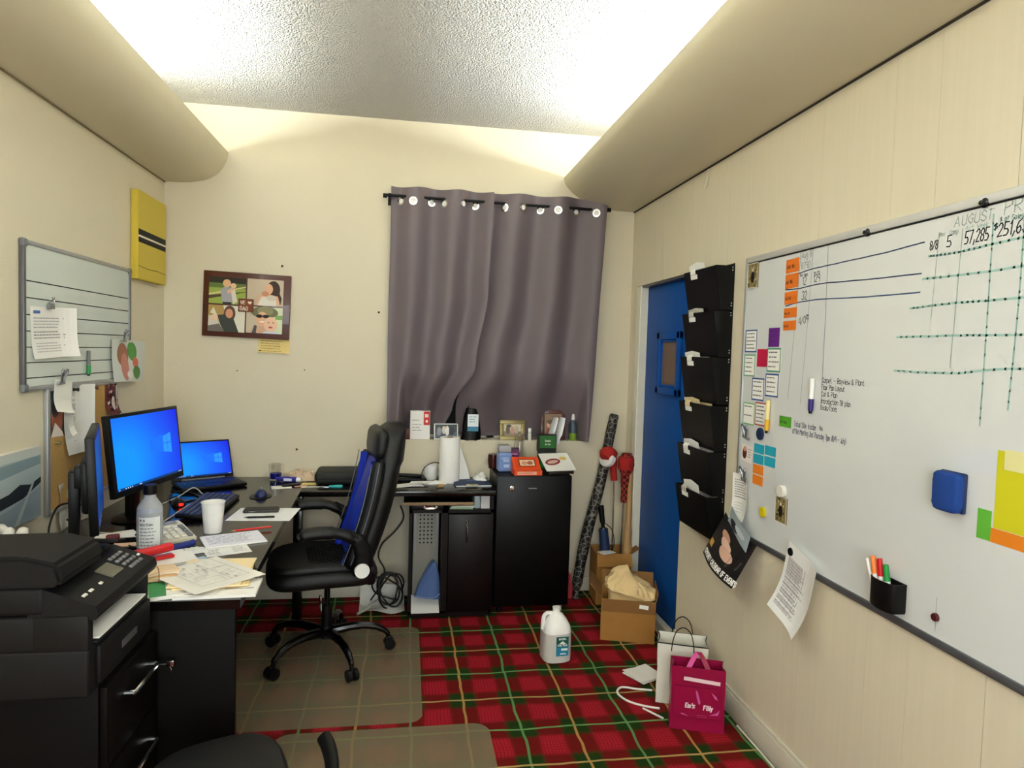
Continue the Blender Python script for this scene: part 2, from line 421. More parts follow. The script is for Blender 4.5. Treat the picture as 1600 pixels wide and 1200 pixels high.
# window behind the curtains
bm = nb()
for a, b in (((NX0, NZ0), (NX0+.05, NZ1)), ((NX1-.05, NZ0), (NX1, NZ1)), ((NX0, NZ0), (NX1, NZ0+.05)), ((NX0, NZ1-.05), (NX1, NZ1)), ((.54, NZ0), (.59, NZ1))):
    box2(bm, (a[0], YB+ND-.03, a[1]), (b[0], YB+ND+.02, b[1]))
wn = struct(obj('window_1', bm, 'trim_white', smooth=False))
for x0, x1 in ((NX0+.05, .54), (.59, NX1-.05)):
    bm = nb(); box2(bm, (x0, YB+ND, NZ0+.05), (x1, YB+ND+.006, NZ1-.05)); obj('pane', bm, mat('frosted_pane', '#101112', .9), wn, smooth=False)
# right wall of vertical boards round the door
DY0, DY1, DZ = 3.37, 4.19, 2.05
wr = wallbox('wall_right', [((XR+.004, YF, 0), (XR+T, DY0, ZC)), ((XR+.004, DY0, DZ), (XR+T, YB, ZC)), ((XR+.004, DY1, 0), (XR+T, YB, DZ)),
                            ((XR+.10, DY0, 0), (XR+T, DY1, DZ))], 'seam_dark')
ED = [YF, -.6, 0, .42, .83, 1.14, 1.446, 1.71, 1.887, 2.25, 2.66, 2.95, DY0]
for k, (a, b) in enumerate(zip(ED[:-1], ED[1:])):
    g = .0016 if abs(b-1.446) < .01 else .0004
    bm = nb(); box2(bm, (XR, a+.0004, 0), (XR+.004, b-g, ZC)); obj('panel', bm, 'wall_panel', wr, smooth=False)
for a, b, z in ((DY0, 3.78, DZ), (3.78, DY1, DZ), (DY1, YB, 0)):
    bm = nb(); box2(bm, (XR, a+.0004, z), (XR+.004, b-.0004, ZC)); obj('panel', bm, 'wall_panel', wr, smooth=False)
# door
bm = nb(); box2(bm, (XR+.045, DY0+.005, .012), (XR+.085, 4.105, 2.035), .003)
dr = struct(obj('door_1', bm, 'door_blue'), 'bright blue door with a small square window')
WY0, WY1, WZ0, WZ1 = 3.53, 3.87, 1.375, 1.745
bm = nb(); t = .045
for a, b in (((WY0, WZ0), (WY1, WZ0+t)), ((WY0, WZ1-t), (WY1, WZ1)), ((WY0, WZ0), (WY0+t, WZ1)), ((WY1-t, WZ0), (WY1, WZ1))):
    box2(bm, (XR+.022, a[0], a[1]), (XR+.05, b[0], b[1]), .006)
for a, b in (((WY0+t, WZ0+t), (WY1-t, WZ0+t+.015)), ((WY0+t, WZ1-t-.015), (WY1-t, WZ1-t)), ((WY0+t, WZ0+t), (WY0+t+.015, WZ1-t)), ((WY1-t-.015, WZ0+t), (WY1-t, WZ1-t))):
    box2(bm, (XR+.034, a[0], a[1]), (XR+.05, b[0], b[1]), .004)
obj('window_frame', bm, 'door_blue', dr)
bm = nb(); box2(bm, (XR+.041, WY0+t, WZ0+t), (XR+.046, WY1-t, WZ1-t)); obj('pane', bm, 'brown_paper_pane', dr, smooth=False)
bm = nb(); box2(bm, (XR-.006, 4.105, 0), (XR+.09, DY1, 2.046), .002); box2(bm, (XR+.0, 4.10, 0), (XR+.05, 4.106, 2.03))
struct(obj('trim_3', bm, 'trim_white'), 'white door jamb beside the corner')
bm = nb(); box2(bm, (XR+.004, DY0, 2.036), (XR+.09, 4.105, 2.05)); struct(obj('trim_4', bm, 'alu_dark', smooth=False), 'grey head of the door frame')
bm = nb(); box2(bm, (XR-.012, DY0, 0), (XR+.09, 4.105, .012), .003); box2(bm, (XR-.004, DY0, .012), (XR+.04, 4.105, .06), .006)
struct(obj('trim_5', bm, 'trim_white'), 'white sill strip along the foot of the door')
# baseboards
bm = nb(); box2(bm, (XR-.014, YF, 0), (XR, DY0-.001, .10), .002); box2(bm, (XR-.011, YF, .10), (XR, DY0-.001, .118), .005)
struct(obj('baseboard_right', bm, 'trim_white'))
bm = nb(); box2(bm, (XL, YB-.013, 0), (XR, YB, .095), .004); struct(obj('baseboard_back', bm, 'trim_white'))
bm = nb(); box2(bm, (XL, YF, 0), (XL+.013, YB-.014, .095), .004); struct(obj('baseboard_left', bm, 'trim_white'))
# light coves
def cove(name, s, xw, prof):
    bm = nb(); P = [Vector((x, 0, z)) for x, z in prof]; n = len(P); Q = []
    for i in range(n):
        d = (P[min(i+1, n-1)]-P[max(i-1, 0)]).normalized(); Q.append(P[i]+Vector((-d.z, 0, d.x))*(.012*s))
    ring = P+list(reversed(Q))
    loft(bm, [[p+Vector((0, y, 0)) for p in ring] for y in (YF, YB)])
    o = struct(obj(name, bm, 'cove_paint', ang=50), 'curved cream cove box hiding the ceiling lights')
    bm = nb(); box2(bm, (xw, YF, prof[0][1]-.007), (xw+.006*s, YB-.001, prof[0][1]-.0005)); obj('seam_shade', bm, 'seam_dark' if s < 0 else mat('seam_soft_shade', '#8a7c5a', .9), o, smooth=False)  # strip painted dark for the shaded wall joint; left brown imitates a soft shadow
    return o
pl = [tuple(p) for p in spline([(XL+.0005, 2.5575, 0), (-1.36, 2.558, 0), (-1.285, 2.566, 0), (-1.20, 2.592, 0), (-1.14, 2.638, 0), (-1.106, 2.695, 0), (-1.093, 2.755, 0)], 5)]
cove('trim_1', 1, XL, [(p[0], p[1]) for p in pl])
pr_ = [tuple(p) for p in spline([(XR-.0005, 2.5555, 0), (1.36, 2.556, 0), (1.26, 2.565, 0), (1.15, 2.596, 0), (1.06, 2.644, 0), (1.005, 2.698, 0), (.988, 2.747, 0)], 5)]
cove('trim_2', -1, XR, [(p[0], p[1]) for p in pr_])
# peeling white strip above the wall boards
bm = nb(); add_sheet(bm, lambda u, v: (XR-.002-.014*u*u, 3.185+.02*v+.006*u, 2.548-.098*u), 8, 2, .001)
tag(obj('tape_strip', bm, 'off_white'), 'peeling strip of white tape on the wall under the right cove', 'tape')
# nails
for k, (x, z, lb) in enumerate(((-.772, 2.087, 'dark nail in the wall above the wooden photo frame'), (-.182, 1.826, 'dark nail in the wall just left of the curtain'),
        (-.67, .951, 'dark nail low on the wall beside the office chair'), (-.63, 1.45, 'small nail in the wall below the yellow note, to its right'), (-1.029, 1.436, 'small nail in the wall straight below the wooden photo frame'))):
    bm = nb(); r = .007 if k < 3 else .004; add_lathe(bm, [(.0015, 0), (.0015, .006), (r, .006), (r*.8, .009), (r*.2, .0098)], 10)
    o = obj('nail', bm, 'seam_dark'); tag(o, lb, 'nail', 'nails left in the back wall'); place(o, 'B', (x, YB+.001, z))

# ================================================================ L-shaped desk
DT = .78
dk = thing('corner_desk', 'black laminate L-shaped corner desk along the left and back walls', 'desk', (-1.0, 3.3, 0))
off = Vector((1.0, -3.3, 0))
def dpart(name, bm, m, smooth=True, par=None):
    bmesh.ops.translate(bm, vec=off, verts=bm.verts); return obj(name, bm, m, par or dk, smooth)
bm = nb(); add_prism(bm, [(XL+.012, 2.205), (-.512, 2.205), (-.578, 3.845), (-.578, 4.285), (XL+.012, 4.285)], DT-.03, DT); dpart('desktop', bm, 'black_laminate', False)
bm = nb(); box2(bm, (-.576, 3.84, DT-.03), (.535, 4.285, DT), .002); dpart('desktop', bm, 'black_laminate')
bm = nb(); box2(bm, (XL+.03, 2.215, 0), (-.53, 2.24, DT-.03), .002); dpart('end_panel', bm, 'black_panel')
bm = nb(); box2(bm, (-1.2, 2.24, .16), (-1.18, 3.95, DT-.03)); dpart('modesty_panel', bm, 'black_panel', False)
bm = nb(); box2(bm, (-1.18, 3.93, 0), (-1.155, 4.28, DT-.03)); dpart('side_panel', bm, 'black_laminate', False)
bm = nb(); box2(bm, (-.62, 3.88, 0), (-.57, 3.93, DT-.03), .004); dpart('leg', bm, 'black_laminate')
# back run: tray, cupboard with cubby, door and drawer
bm = nb(); box2(bm, (.0, 3.86, .695), (.40, 4.2, .712), .002); tr = dpart('keyboard_tray', bm, 'black_laminate')
bm = nb(); box2(bm, (-.005, 3.845, .695), (.405, 3.86, .712), .002); dpart('tray_edge', bm, 'tray_edge', True, tr)
bm = nb()
for a, b in (((.035, 3.90, .03), (.052, 4.27, .655)), ((.225, 3.90, .03), (.262, 4.27, .655)), ((.515, 3.90, .03), (.532, 4.27, .655)),
             ((.035, 3.90, .015), (.532, 4.27, .045)), ((.035, 3.90, .637), (.532, 4.27, .655)), ((.035, 4.255, .03), (.532, 4.27, .655)), ((.515, 3.9, .655), (.532, 4.27, .75))):
    box2(bm, a, b)
box2(bm, (.05, 3.93, 0), (.52, 4.26, .02)); dpart('cupboard_body', bm, 'dark_wood', False)
bm = nb(); box2(bm, (.264, 3.882, .045), (.527, 3.9, .632), .003); cdr = dpart('cupboard_door', bm, 'dark_wood')
bm = nb(); add_tube(bm, [(.372, 3.883, .60), (.372, 3.866, .575), (.372, 3.862, .535), (.372, 3.866, .49), (.372, 3.883, .465)], .006, 8, sub=5); dpart('handle', bm, 'chrome', True, cdr)
bm = nb(); box2(bm, (.042, 3.885, .658), (.232, 3.9, .69), .003); dw = dpart('drawer_front', bm, 'dark_wood')
bm = nb(); add_lathe(bm, [(.001, 0), (.04, 0), (.042, .004), (.034, .006), (.024, .003), (.001, .002)], 24, sy=.38)
bmesh.ops.transform(bm, matrix=Matrix.Translation((.155, 3.885, .674)) @ Matrix.Rotation(PI/2, 4, 'X'), verts=bm.verts); dpart('pull_handle', bm, 'chrome', True, dw)

# ================================================================ filing cabinet + printer, front left
fc = thing('filing_cabinet', 'black two-drawer filing cabinet under the printer', 'cabinet', (-.98, 2.01, 0))
bm = nb(); box2(bm, (-.24, -.178, 0), (.205, .182, .70), .004); obj('body', bm, 'black_panel', fc)
for z0, z1 in ((.06, .46), (.47, .692)):
    bm = nb(); box2(bm, (.206, -.172, z0), (.224, .177, z1), .003); d = obj('drawer', bm, 'black_panel', fc)
    zc = (.62 if z1 > .5 else .385); bm = nb()
    add_tube(bm, [(.222, -.062, zc), (.248, -.062, zc), (.25, -.055, zc), (.25, .105, zc), (.248, .112, zc), (.222, .112, zc)], .007, 8); obj('bar_handle', bm, 'chrome', d)
bm = nb(); add_cyl(bm, (.222, .15, .60), (.236, .15, .60), .011, n=14); lk = obj('lock', bm, 'chrome', fc)
bm = nb(); add_cyl(bm, (.236, .15, .60), (.262, .15, .60), .003, n=8); add_box(bm, (.272, .15, .60), (.022, .003, .018), None, .001); add_tube(bm, [(.272, .15, .592), (.276, .148, .58), (.274, .15, .565)], .002, 6, sub=3); obj('key', bm, 'chrome', lk)
pt = thing('printer', 'black all-in-one printer with document feeder on the filing cabinet', 'printer', (-.97, 1.965, .7001))
bm = nb(); box2(bm, (-.20, -.20, 0), (.20, .195, .128), .01, 3); box2(bm, (-.20, -.20, .12), (.085, .195, .212), .01, 3); box2(bm, (.07, -.20, .12), (.20, -.168, .212), .006); box2(bm, (.07, .172, .12), (.20, .195, .212), .006); obj('body', bm, 'printer_plastic', pt)
# dark mouth of the output tray, tray and sheet
bm = nb(); box2(bm, (.085, -.166, .1285), (.208, .17, .134), .002); obj('output_tray', bm, 'printer_plastic', pt)
bm = nb(); box2(bm, (.09, -.15, .1345), (.205, .155, .139)); obj('output_sheet', bm, 'paper_white', pt, smooth=False)
bm = nb(); box2(bm, (.2, -.16, .02), (.212, .175, .118), .004); pc = obj('paper_cassette', bm, 'printer_plastic', pt)
bm = nb(); box2(bm, (.211, -.03, .055), (.2135, .07, .075)); obj('cassette_badge', bm, 'steel_grey', pc, smooth=False)
bm = nb(); add_prism(bm, [(.06, .205), (.215, .2), (.222, .215), (.216, .235), (.10, .278), (.06, .275)], -.195, .2, Matrix.Rotation(PI/2, 4, 'X') @ Matrix.Scale(-1, 4, (0, 0, 1)) if False else Matrix(((1, 0, 0, 0), (0, 0, 1, 0), (0, 1, 0, 0), (0, 0, 0, 1))))
cp = obj('control_panel', bm, 'printer_plastic', pt)
sl = math.atan2(.043, .116); Rs = Matrix.Rotation(sl, 3, 'Y')
def onpanel(x, y, h=.0): return Vector((x, y, .235+(.216-x)*math.tan(sl)+h))
bm = nb(); add_box(bm, onpanel(.16, .02, .001), (.05, .075, .004), Rs); obj('display', bm, mat('lcd_dim', '#5c5a4e', .2), cp)
for i in range(4):
    for j in range(4):
        bm = nb(); add_box(bm, onpanel(.135+.019*i, .085+.022*j, .002), (.011, .014, .005), Rs, .001, 1); obj('key', bm, 'steel_grey' if i < 3 else 'grey_plastic', cp)
for y, l in ((-.16, .018), (-.125, .016), (-.07, .012), (.18, .012)):
    bm = nb(); add_box(bm, onpanel(.175, y, .0012), (.008, l, .003), Rs); obj('printed_mark', bm, 'off_white', cp)
bm = nb(); box2(bm, (-.20, -.198, .212), (.10, .197, .285), .014, 3); obj('scanner_lid', bm, 'printer_plastic', pt)
bm = nb(); add_prism(bm, [(-.195, .285), (.13, .285), (.145, .30), (.13, .345), (.05, .365), (-.195, .36)], -.205, .03, Matrix(((1, 0, 0, 0), (0, 0, 1, 0), (0, 1, 0, 0), (0, 0, 0, 1))))
bmesh.ops.bevel(bm, geom=list(bm.edges), offset=.01, segments=2, affect='EDGES'); fd = obj('document_feeder', bm, 'printer_plastic', pt)
bm = nb(); add_box(bm, (.0, .10, .318), (.24, .17, .012), Matrix.Rotation(-.28, 3, 'X'), .004); obj('feeder_tray', bm, 'printer_plastic', fd)
# ================================================================ office chair
ch = thing('office_chair', 'black leather office chair with blue back panel on the chair mat', 'chair', (-.38, 3.47, .0035), PI+math.radians(11))
A0 = math.radians(-62)-ch.rotation_euler[2]
for k in range(5):
    a = A0+k*2*PI/5; ca, sa = math.cos(a), math.sin(a)
    bm = nb(); add_tube(bm, [(.03*ca, .03*sa, .13), (.14*ca, .14*sa, .142), (.24*ca, .24*sa, .13), (.305*ca, .305*sa, .095), (.318*ca, .318*sa, .066)], [.024, .022, .019, .017, .014, .011], 10, sub=5)
    lg = obj('base_leg', bm, 'dark_steel', ch)
    bm = nb(); px, py = -sa, ca; c0 = Vector((.325*ca, .325*sa, .029))
    for s in (-1, 1):
        o_ = c0+Vector((px, py, 0))*(.017*s)
        add_cyl(bm, o_-Vector((px, py, 0))*.009, o_+Vector((px, py, 0))*.009, .029, n=20)
    add_cyl(bm, c0-Vector((px, py, 0))*.029, c0+Vector((px, py, 0))*.029, .012, n=10); add_box(bm, c0+Vector((0, 0, .02)), (.03, .02, .04), a, .006)
    cs = obj('caster', bm, 'black_plastic', lg)
bm = nb(); add_cyl(bm, (0, 0, .10), (0, 0, .165), .036, .03, 20); obj('base_hub', bm, 'black_plastic', ch)
bm = nb(); add_cyl(bm, (0, 0, .165), (0, 0, .27), .027, n=18); add_cyl(bm, (0, 0, .27), (0, 0, .40), .015, n=14); obj('gas_column', bm, 'black_plastic', ch)
bm = nb(); add_box(bm, (.0, 0, .405), (.24, .2, .04), None, .012); add_tube(bm, [(.02, .1, .40), (.02, .2, .395), (.03, .27, .385)], .006, 8, sub=4); obj('tilt_plate', bm, 'black_plastic', ch)
bm = nb(); add_tube(bm, [(.05, .22, .40), (.05, .245, .36), (.05, .25, .33)], .006, 8, sub=3); obj('height_lever', bm, 'chrome', ch)
def pad(bm, x0, x1, hw, z0, z1, ex=4, n=40, rows=9, dish=0):
    rings = []
    for i in range(rows):
        t = -PI/2+PI*i/(rows-1); sc = .9+.1*math.cos(t); z = (z0+z1)/2+(z1-z0)/2*math.sin(t); r = []
        for k in range(n):
            a = 2*PI*k/n; c, s = math.cos(a), math.sin(a)
            x = (x0+x1)/2+(x1-x0)/2*sc*math.copysign(abs(c)**(2/ex), c); y = hw*sc*math.copysign(abs(s)**(2/ex), s)
            r.append((x, y, z-(dish*(1-(y/hw)**2) if t > 0 else 0)+.012*math.sin((x-x0)*6)))
        rings.append(r)
    loft(bm, rings)
bm = nb(); pad(bm, -.24, .30, .265, .425, .50); obj('seat', bm, 'black_leather', ch, ang=80)
bm = nb(); pad(bm, -.20, .29, .235, .485, .535, dish=.012); cu = obj('seat_cushion', bm, 'black_leather', ch, ang=80)
bm = nb()
for i in range(-5, 6):   # diamond stitching
    for s in (-1, 1):
        P = [(x, y, .529+.012*math.sin((x+.2)*6)) for x, y in ((-.1+.02*t, .035*i+s*(.02*t-.1)) for t in range(11)) if abs(y) < .17]
        if len(P) > 1: add_tube(bm, P, .0022, 5)
obj('stitching', bm, 'black_plastic', cu)
def sp(t):   # spine of the backrest: x, z
    return Vector((-.155-.20*t-.05*math.sin(t*PI)*.6+.03*t*t, 0, .475+.735*t))
def bw(t): return .245 if t < .55 else .245-.115*((t-.55)/.45)**1.4
rings = []
for i in range(25):
    t = i/24; c = sp(t); hw = bw(t)*(.80 if t < .02 else 1)*(math.sqrt(max(.05, 1-((t-.9)/.105)**2)) if t > .9 else 1); th = .05 if t < .75 else .062
    if t > .97: th *= .6
    ring = []
    for k in range(32):
        a = 2*PI*k/32; s_, c_ = math.sin(a), math.cos(a)
        y = hw*math.copysign(abs(s_)**.55, s_); x = th*math.copysign(abs(c_)**.7, c_)+.05*(y/.255)**2
        ring.append(c+Vector((x, y, 0)))
    rings.append(ring)
bm = nb(); loft(bm, rings); bk = obj('backrest', bm, 'black_leather', ch, ang=80)
def front(t, y): c = sp(t); return c+Vector((.046+.05*(y/.255)**2, y, 0))
bm = nb(); add_sheet(bm, lambda u, v: front(.10+.64*u, (-.5+v)*2*(.135-.02*u))+Vector((.026+.055*math.sin(PI*min(1, .08+u*.92))**.7*math.cos((v-.5)*PI*.8), 0, 0)), 20, 10, .022); obj('back_panel', bm, 'blue_leather', ch, ang=80)
for s in (-1, 1):
    bm = nb(); add_tube(bm, [front(t, s*(.205-.03*max(0, t-.6)*2))+Vector((.012, 0, 0)) for t in [.06+.7*i/12 for i in range(13)]], [.03]+[.044]*10+[.036, .03], 14, sect=(1.05, .9)); bo = obj('side_bolster', bm, 'black_leather', ch, ang=80)
    bm = nb(); add_sheet(bm, lambda u, v: front(.08+.68*u, s*(.148+.03*v))+Vector((.034+.022*math.sin(v*PI*.5), 0, 0)), 18, 3, .006); obj('blue_stripe', bm, 'blue_leather', bo, ang=80)
    for yy, xx in ((.252, .04), (.262, .0)):
        bm = nb(); add_tube(bm, [front(t, s*(yy-.03*max(0, t-.6)*2))+Vector((xx, 0, 0)) for t in [.1+.66*i/14 for i in range(15)]], .0025, 5); obj('piping', bm, 'grey_stitch', bo)
rings = []
for i in range(13):   # head pillow
    t = i/12; b = math.sqrt(max(0.02, 1-(2*t-1)**4)); c = front(.76+.21*t, 0)
    rings.append([c+Vector((.03+.042*b*math.copysign(abs(math.cos(a))**.7, math.cos(a)), .185*(.65+.35*b)*math.copysign(abs(math.sin(a))**.6, math.sin(a)), 0)) for a in [2*PI*k/28 for k in range(28)]])
bm = nb(); loft(bm, rings); hp = obj('headrest', bm, 'black_leather', ch, ang=80)
for s in (-1, 1):
    bm = nb(); P = [(.158, s*.30, .708), (.12, s*.305, .722), (.05, s*.305, .726), (-.03, s*.30, .716), (-.105, s*.295, .68)]
    add_tube(bm, P, [.026]+[.042]*4+[.036]*2+[.026], 14, sub=6, sect=(1.0, .72)); ar = obj('armrest', bm, 'black_leather', ch, ang=80)
    bm = nb(); add_tube(bm, [(-.05, s*.297, .710), (-.11, s*.293, .675), (-.138, s*.288, .62), (-.142, s*.283, .56), (-.135, s*.278, .50)], [.026, .032, .036, .038, .038], 12, sub=5, sect=(.5, 1.15)); obj('arm_bracket', bm, 'black_plastic', ar, ang=80)
    bm = nb(); add_cyl(bm, (-.135, s*.28, .53), (-.135, s*.308, .53), .037, .035, 28); obj('pivot_cap', bm, 'white_plastic', ar)
bm = nb(); add_box(bm, (-.19, 0, .47), (.05, .42, .10), None, .015); add_box(bm, (-.09, 0, .43), (.22, .3, .03), None, .01); obj('back_bracket', bm, 'black_plastic', ch)
# second chair, cut off by the lower edge of the picture
c2 = thing('task_stool', 'black padded stool at the bottom edge below the desk end', 'stool', (-.465, 1.775, .0035), math.radians(20))
bm = nb(); pad(bm, -.175, .175, .175, .41, .47, 3); obj('seat', bm, 'black_leather', c2, ang=80)
bm = nb(); add_cyl(bm, (0, 0, .1), (0, 0, .42), .026, n=16); obj('gas_column', bm, 'black_plastic', c2)
for k in range(5):
    a = k*2*PI/5+.3; bm = nb(); ca, sa = math.cos(a), math.sin(a); add_tube(bm, [(.02*ca, .02*sa, .115), (.15*ca, .15*sa, .10), (.27*ca, .27*sa, .07)], [.024, .018, .014], 10, sub=4)
    l = obj('base_leg', bm, 'black_plastic', c2); bm = nb(); c0 = Vector((.27*ca, .27*sa, .03)); add_cyl(bm, c0-Vector((-sa, ca, 0))*.022, c0+Vector((-sa, ca, 0))*.022, .03, n=18); add_cyl(bm, c0, c0+Vector((0, 0, .045)), .01, n=8); obj('caster', bm, 'black_plastic', l)
bm = nb(); add_tube(bm, [(.1, -.17, .42), (.16, -.22, .43), (.22, -.20, .45), (.27, -.11, .465), (.285, -.02, .475), (.285, .05, .475)], .016, 10, sub=5, sect=(1.3, .7)); obj('arm_loop', bm, 'black_plastic', c2)
# chair mats
def cmat(name, label, x0, x1, y0, y1, r, z0=0):
    bm = nb(); P = []
    for cx, cy, a0 in ((x1-r, y1-r, 0), (x0+r, y1-r, 90), (x0+r, y0+r, 180), (x1-r, y0+r, 270)):
        for k in range(7): a = math.radians(a0+15*k); P.append((cx+r*math.cos(a), cy+r*math.sin(a)))
    add_prism(bm, P, z0+.0005, z0+.003); bmesh.ops.triangulate(bm, faces=[f for f in bm.faces if len(f.verts) > 4])
    return tag(obj(name, bm, 'mat_vinyl', smooth=False), label, 'floor mat', 'clear floor mats on the carpet')
cmat('chair_mat', 'clear vinyl mat under the office chair, showing tartan through it', -1.1, .10, 2.80, 3.79, .06)
cmat('chair_mat', 'clear vinyl mat at the bottom edge of the picture, nearest the camera', -.50, .378, 1.45, 2.765, .07)

# ================================================================ screens
def gradient_print(w, h, taskbar=True, dim=1):
    p = Print(w, h, '#0048e0', .0006); n, m = 26, 16
    c0, c1, c2_ = (0.0, .30, 1.0), (0.0, .11, .95), (.0, .0, .78)
    for i in range(n):
        for j in range(m):
            u, v = (i+.5)/n, (j+.5)/m; d = math.hypot((u-.08)*1.0, (v-.30)*.75); t = min(1, max(0, (d-.22)/.85))
            a, b, k = (c0, c1, t*2) if t < .5 else (c1, c2_, t*2-1)
            if i or j: p.z -= .00012
            p.rect(-w/2+w*i/n, -h/2+h*j/m, w/n, h/m, tuple((a[q]*(1-k)+b[q]*k)*dim for q in range(3))+(1,))
    # pale square of light with a dim beam, right of the centre
    p.poly([(w*.02, -h*.06), (w*.22, -h*.12), (w*.22, h*.16), (w*.02, h*.10)], (0, .16*dim, 1*dim, 1))
    for i in range(2):
        for j in range(2):
            x0, x1 = w*(.225+.07*i), w*(.29+.07*i); k0, k1 = (.12+.02*i), (.135+.02*i)
            p.poly([(x0, (-h*k0 if j == 0 else h*.012)), (x1, (-h*k1 if j == 0 else h*.012)), (x1, (h*k1 if j else h*.0)), (x0, (h*k0 if j else h*.0))], (.02*dim, .30*dim, 1*dim, 1))
    if taskbar:
        p.rect(-w/2, -h/2, w, h*.035, (.0, .035, .16, 1))
        for x in (-.485, -.40, -.37, -.34, -.31, -.2, -.18, .44, .47): p.rect(w*x, -h/2+h*.01, w*.012, h*.016, (.75, .85, 1, 1))
    return p
SCR = print_mat('lit_screen', .3, .64, .06)
def monitor(label, c, yaw, tilt, w, h, dim=1):
    """yaw: direction the screen faces"""
    t = thing('monitor', label, 'monitor', (c[0], c[1], DT), yaw, 'desk monitors')
    H = c[2]-DT; R = Matrix.Rotation(-tilt, 4, 'Y'); Tm = Matrix.Translation((0, 0, H)) @ R
    bm = nb(); add_box(bm, (-.012, 0, 0), (.028, w, h), None, .004); bmesh.ops.transform(bm, matrix=Tm, verts=bm.verts); hs_ = obj('housing', bm, 'black_plastic', t)
    bm = nb(); add_box(bm, (-.036, 0, -.02), (.03, w*.6, h*.55), None, .012); bmesh.ops.transform(bm, matrix=Tm, verts=bm.verts); obj('back_cover', bm, 'black_plastic', t)
    o = gradient_print(w-.036, h-.042, True, dim).obj('screen', SCR, t); o.matrix_local = Tm @ Matrix.Translation((.0032, 0, .006)) @ FR['L'].to_4x4()
    bm = nb(); add_box(bm, (-.075, 0, (H+.02)/2+.002), (.035, .07, H+.018), None, .006); add_box(bm, (-.05, 0, H), (.05, .08, .08), None, .006); obj('stand_neck', bm, 'black_plastic', t)
    bm = nb(); add_lathe(bm, [(.001, .0005), (.12, .0005), (.122, .006), (.11, .012), (.03, .018), (.001, .018)], 32, (-.05, 0, 0), .85, 1); obj('stand_foot', bm, 'black_gloss', t)
    return t
monitor('lit blue monitor facing the room, beside the laptop', (-1.17, 3.275, 1.105), math.atan2(-.18, .984), .11, .555, .355)
monitor('monitor seen edge-on, nearest the printer', (-1.108, 2.625, 1.105), math.atan2(.357, .934), .045, .478, .335, .16)  # picture colours dimmed to stand in for the screen's falloff at grazing view
# laptop
lp = thing('laptop', 'open black laptop with a lit blue screen at the back of the desk', 'laptop', (-1.105, 4.01, DT), math.radians(32))
bm = nb(); add_box(bm, (0, 0, .012), (.345, .235, .018), None, .004); add_box(bm, (0, .10, .004), (.3, .03, .008)); obj('base', bm, 'black_plastic', lp)
bm = nb(); r0 = random.Random(2)
for i in range(14):
    for j in range(5): add_box(bm, (-.15+.0232*i, .085-.02*j, .0215), (.019, .016, .003), None, .001, 1)
kb = obj('keys', bm, 'blue_dark_plastic', lp); kb['kind'] = 'stuff'
bm = nb(); add_box(bm, (0, -.068, .0213), (.09, .055, .001)); obj('touchpad', bm, 'black_gloss', lp)
Tm = Matrix.Translation((0, .118, .02)) @ Matrix.Rotation(math.radians(-24), 4, 'X')
bm = nb(); add_box(bm, (0, 0, .118), (.345, .008, .232), None, .003); bmesh.ops.transform(bm, matrix=Tm, verts=bm.verts); obj('lid', bm, 'black_plastic', lp)
o = gradient_print(.328, .205).obj('screen', SCR, lp); o.matrix_local = Tm @ Matrix.Translation((0, -.0048, .122)) @ FR['B'].to_4x4()
bm = nb(); add_cyl(bm, (-.12, .118, .022), (.12, .118, .022), .007, n=10); obj('hinge', bm, 'grey_plastic', lp)
# keyboard, mice
ky = thing('keyboard', 'black computer keyboard with dark blue keys on the desk', 'keyboard', (-.951, 3.45, DT), math.radians(90))
bm = nb(); add_box(bm, (0, 0, .016), (.47, .175, .02), Matrix.Rotation(.05, 3, 'X'), .006); obj('body', bm, 'black_plastic', ky)
keym = None
for j in range(6):
    for i in range(20 if j < 5 else 12):
        wd = .0185; x = -.213+.0224*i if j < 5 else (-.213+.0224*i if i < 3 else (-.105 if i == 3 else .03+.0224*(i-3)))
        if keym is None:
            b2 = nb(); add_box(b2, (0, 0, 0), (.0185, .0195, .007), Matrix.Rotation(.05, 3, 'X'), .002, 1); o = obj('key', b2, mat('key_blue', '#27355a', .5), ky); keym = o.data
        else: o = bpy.data.objects.new('key', keym); COL.objects.link(o); o.parent = ky
        y = .068-.0262*j; o.location = (x, y, .0285+y*.05)
        if j == 5 and i == 3: o.scale.x = 5.2
def mouse(label, p, rz, led=False):
    t = thing('computer_mouse', label, 'mouse', p, rz)
    bm = nb(); rings = []
    for i in range(9):
        u = i/8; x = -.055+.11*u; b = math.sqrt(max(.03, 1-(2*u-1)**4)); hh = .036*(.62+.38*math.sin(PI*min(1, u*1.15)))*b
        rings.append([(x, .031*b*math.cos(a), max(.0015, hh*math.sin(a)) if math.sin(a) > 0 else .001) for a in [2*PI*k/20 for k in range(20)]])
    loft(bm, rings); obj('shell', bm, 'black_plastic' if led else 'blue_dark_plastic', t, ang=70)
    bm = nb(); add_cyl(bm, (.022, -.004, .028), (.022, .004, .028), .011, n=14); obj('wheel', bm, 'grey_plastic', t)
    if led:
        bm = nb(); add_box(bm, (-.054, 0, .014), (.012, .02, .012), None, .004); obj('glowing_light', bm, 'led_red', t)
    return t
bm = nb(); add_lathe(bm, [(.001, 0.0004), (.055, .0004), (.056, .003), (.001, .003)], 28, (-.765, 3.72, DT), 1, 1.3); tag(obj('mouse_pad', bm, 'black_plastic'), 'small round black pad under the blue mouse', 'mouse pad')
mouse('dark blue mouse on a small pad near the desk corner', (-.765, 3.735, DT+.0035), math.radians(100))
mouse('black mouse with a glowing red light under the big monitor', (-1.12, 3.53, DT), math.radians(120), True)
def cable(name, label, pts, r, m, sub=8, n=7, cat='cable'):
    bm = nb(); add_tube(bm, pts, r, n, sub=sub); return tag(obj(name, bm, m, ang=80), label, cat)
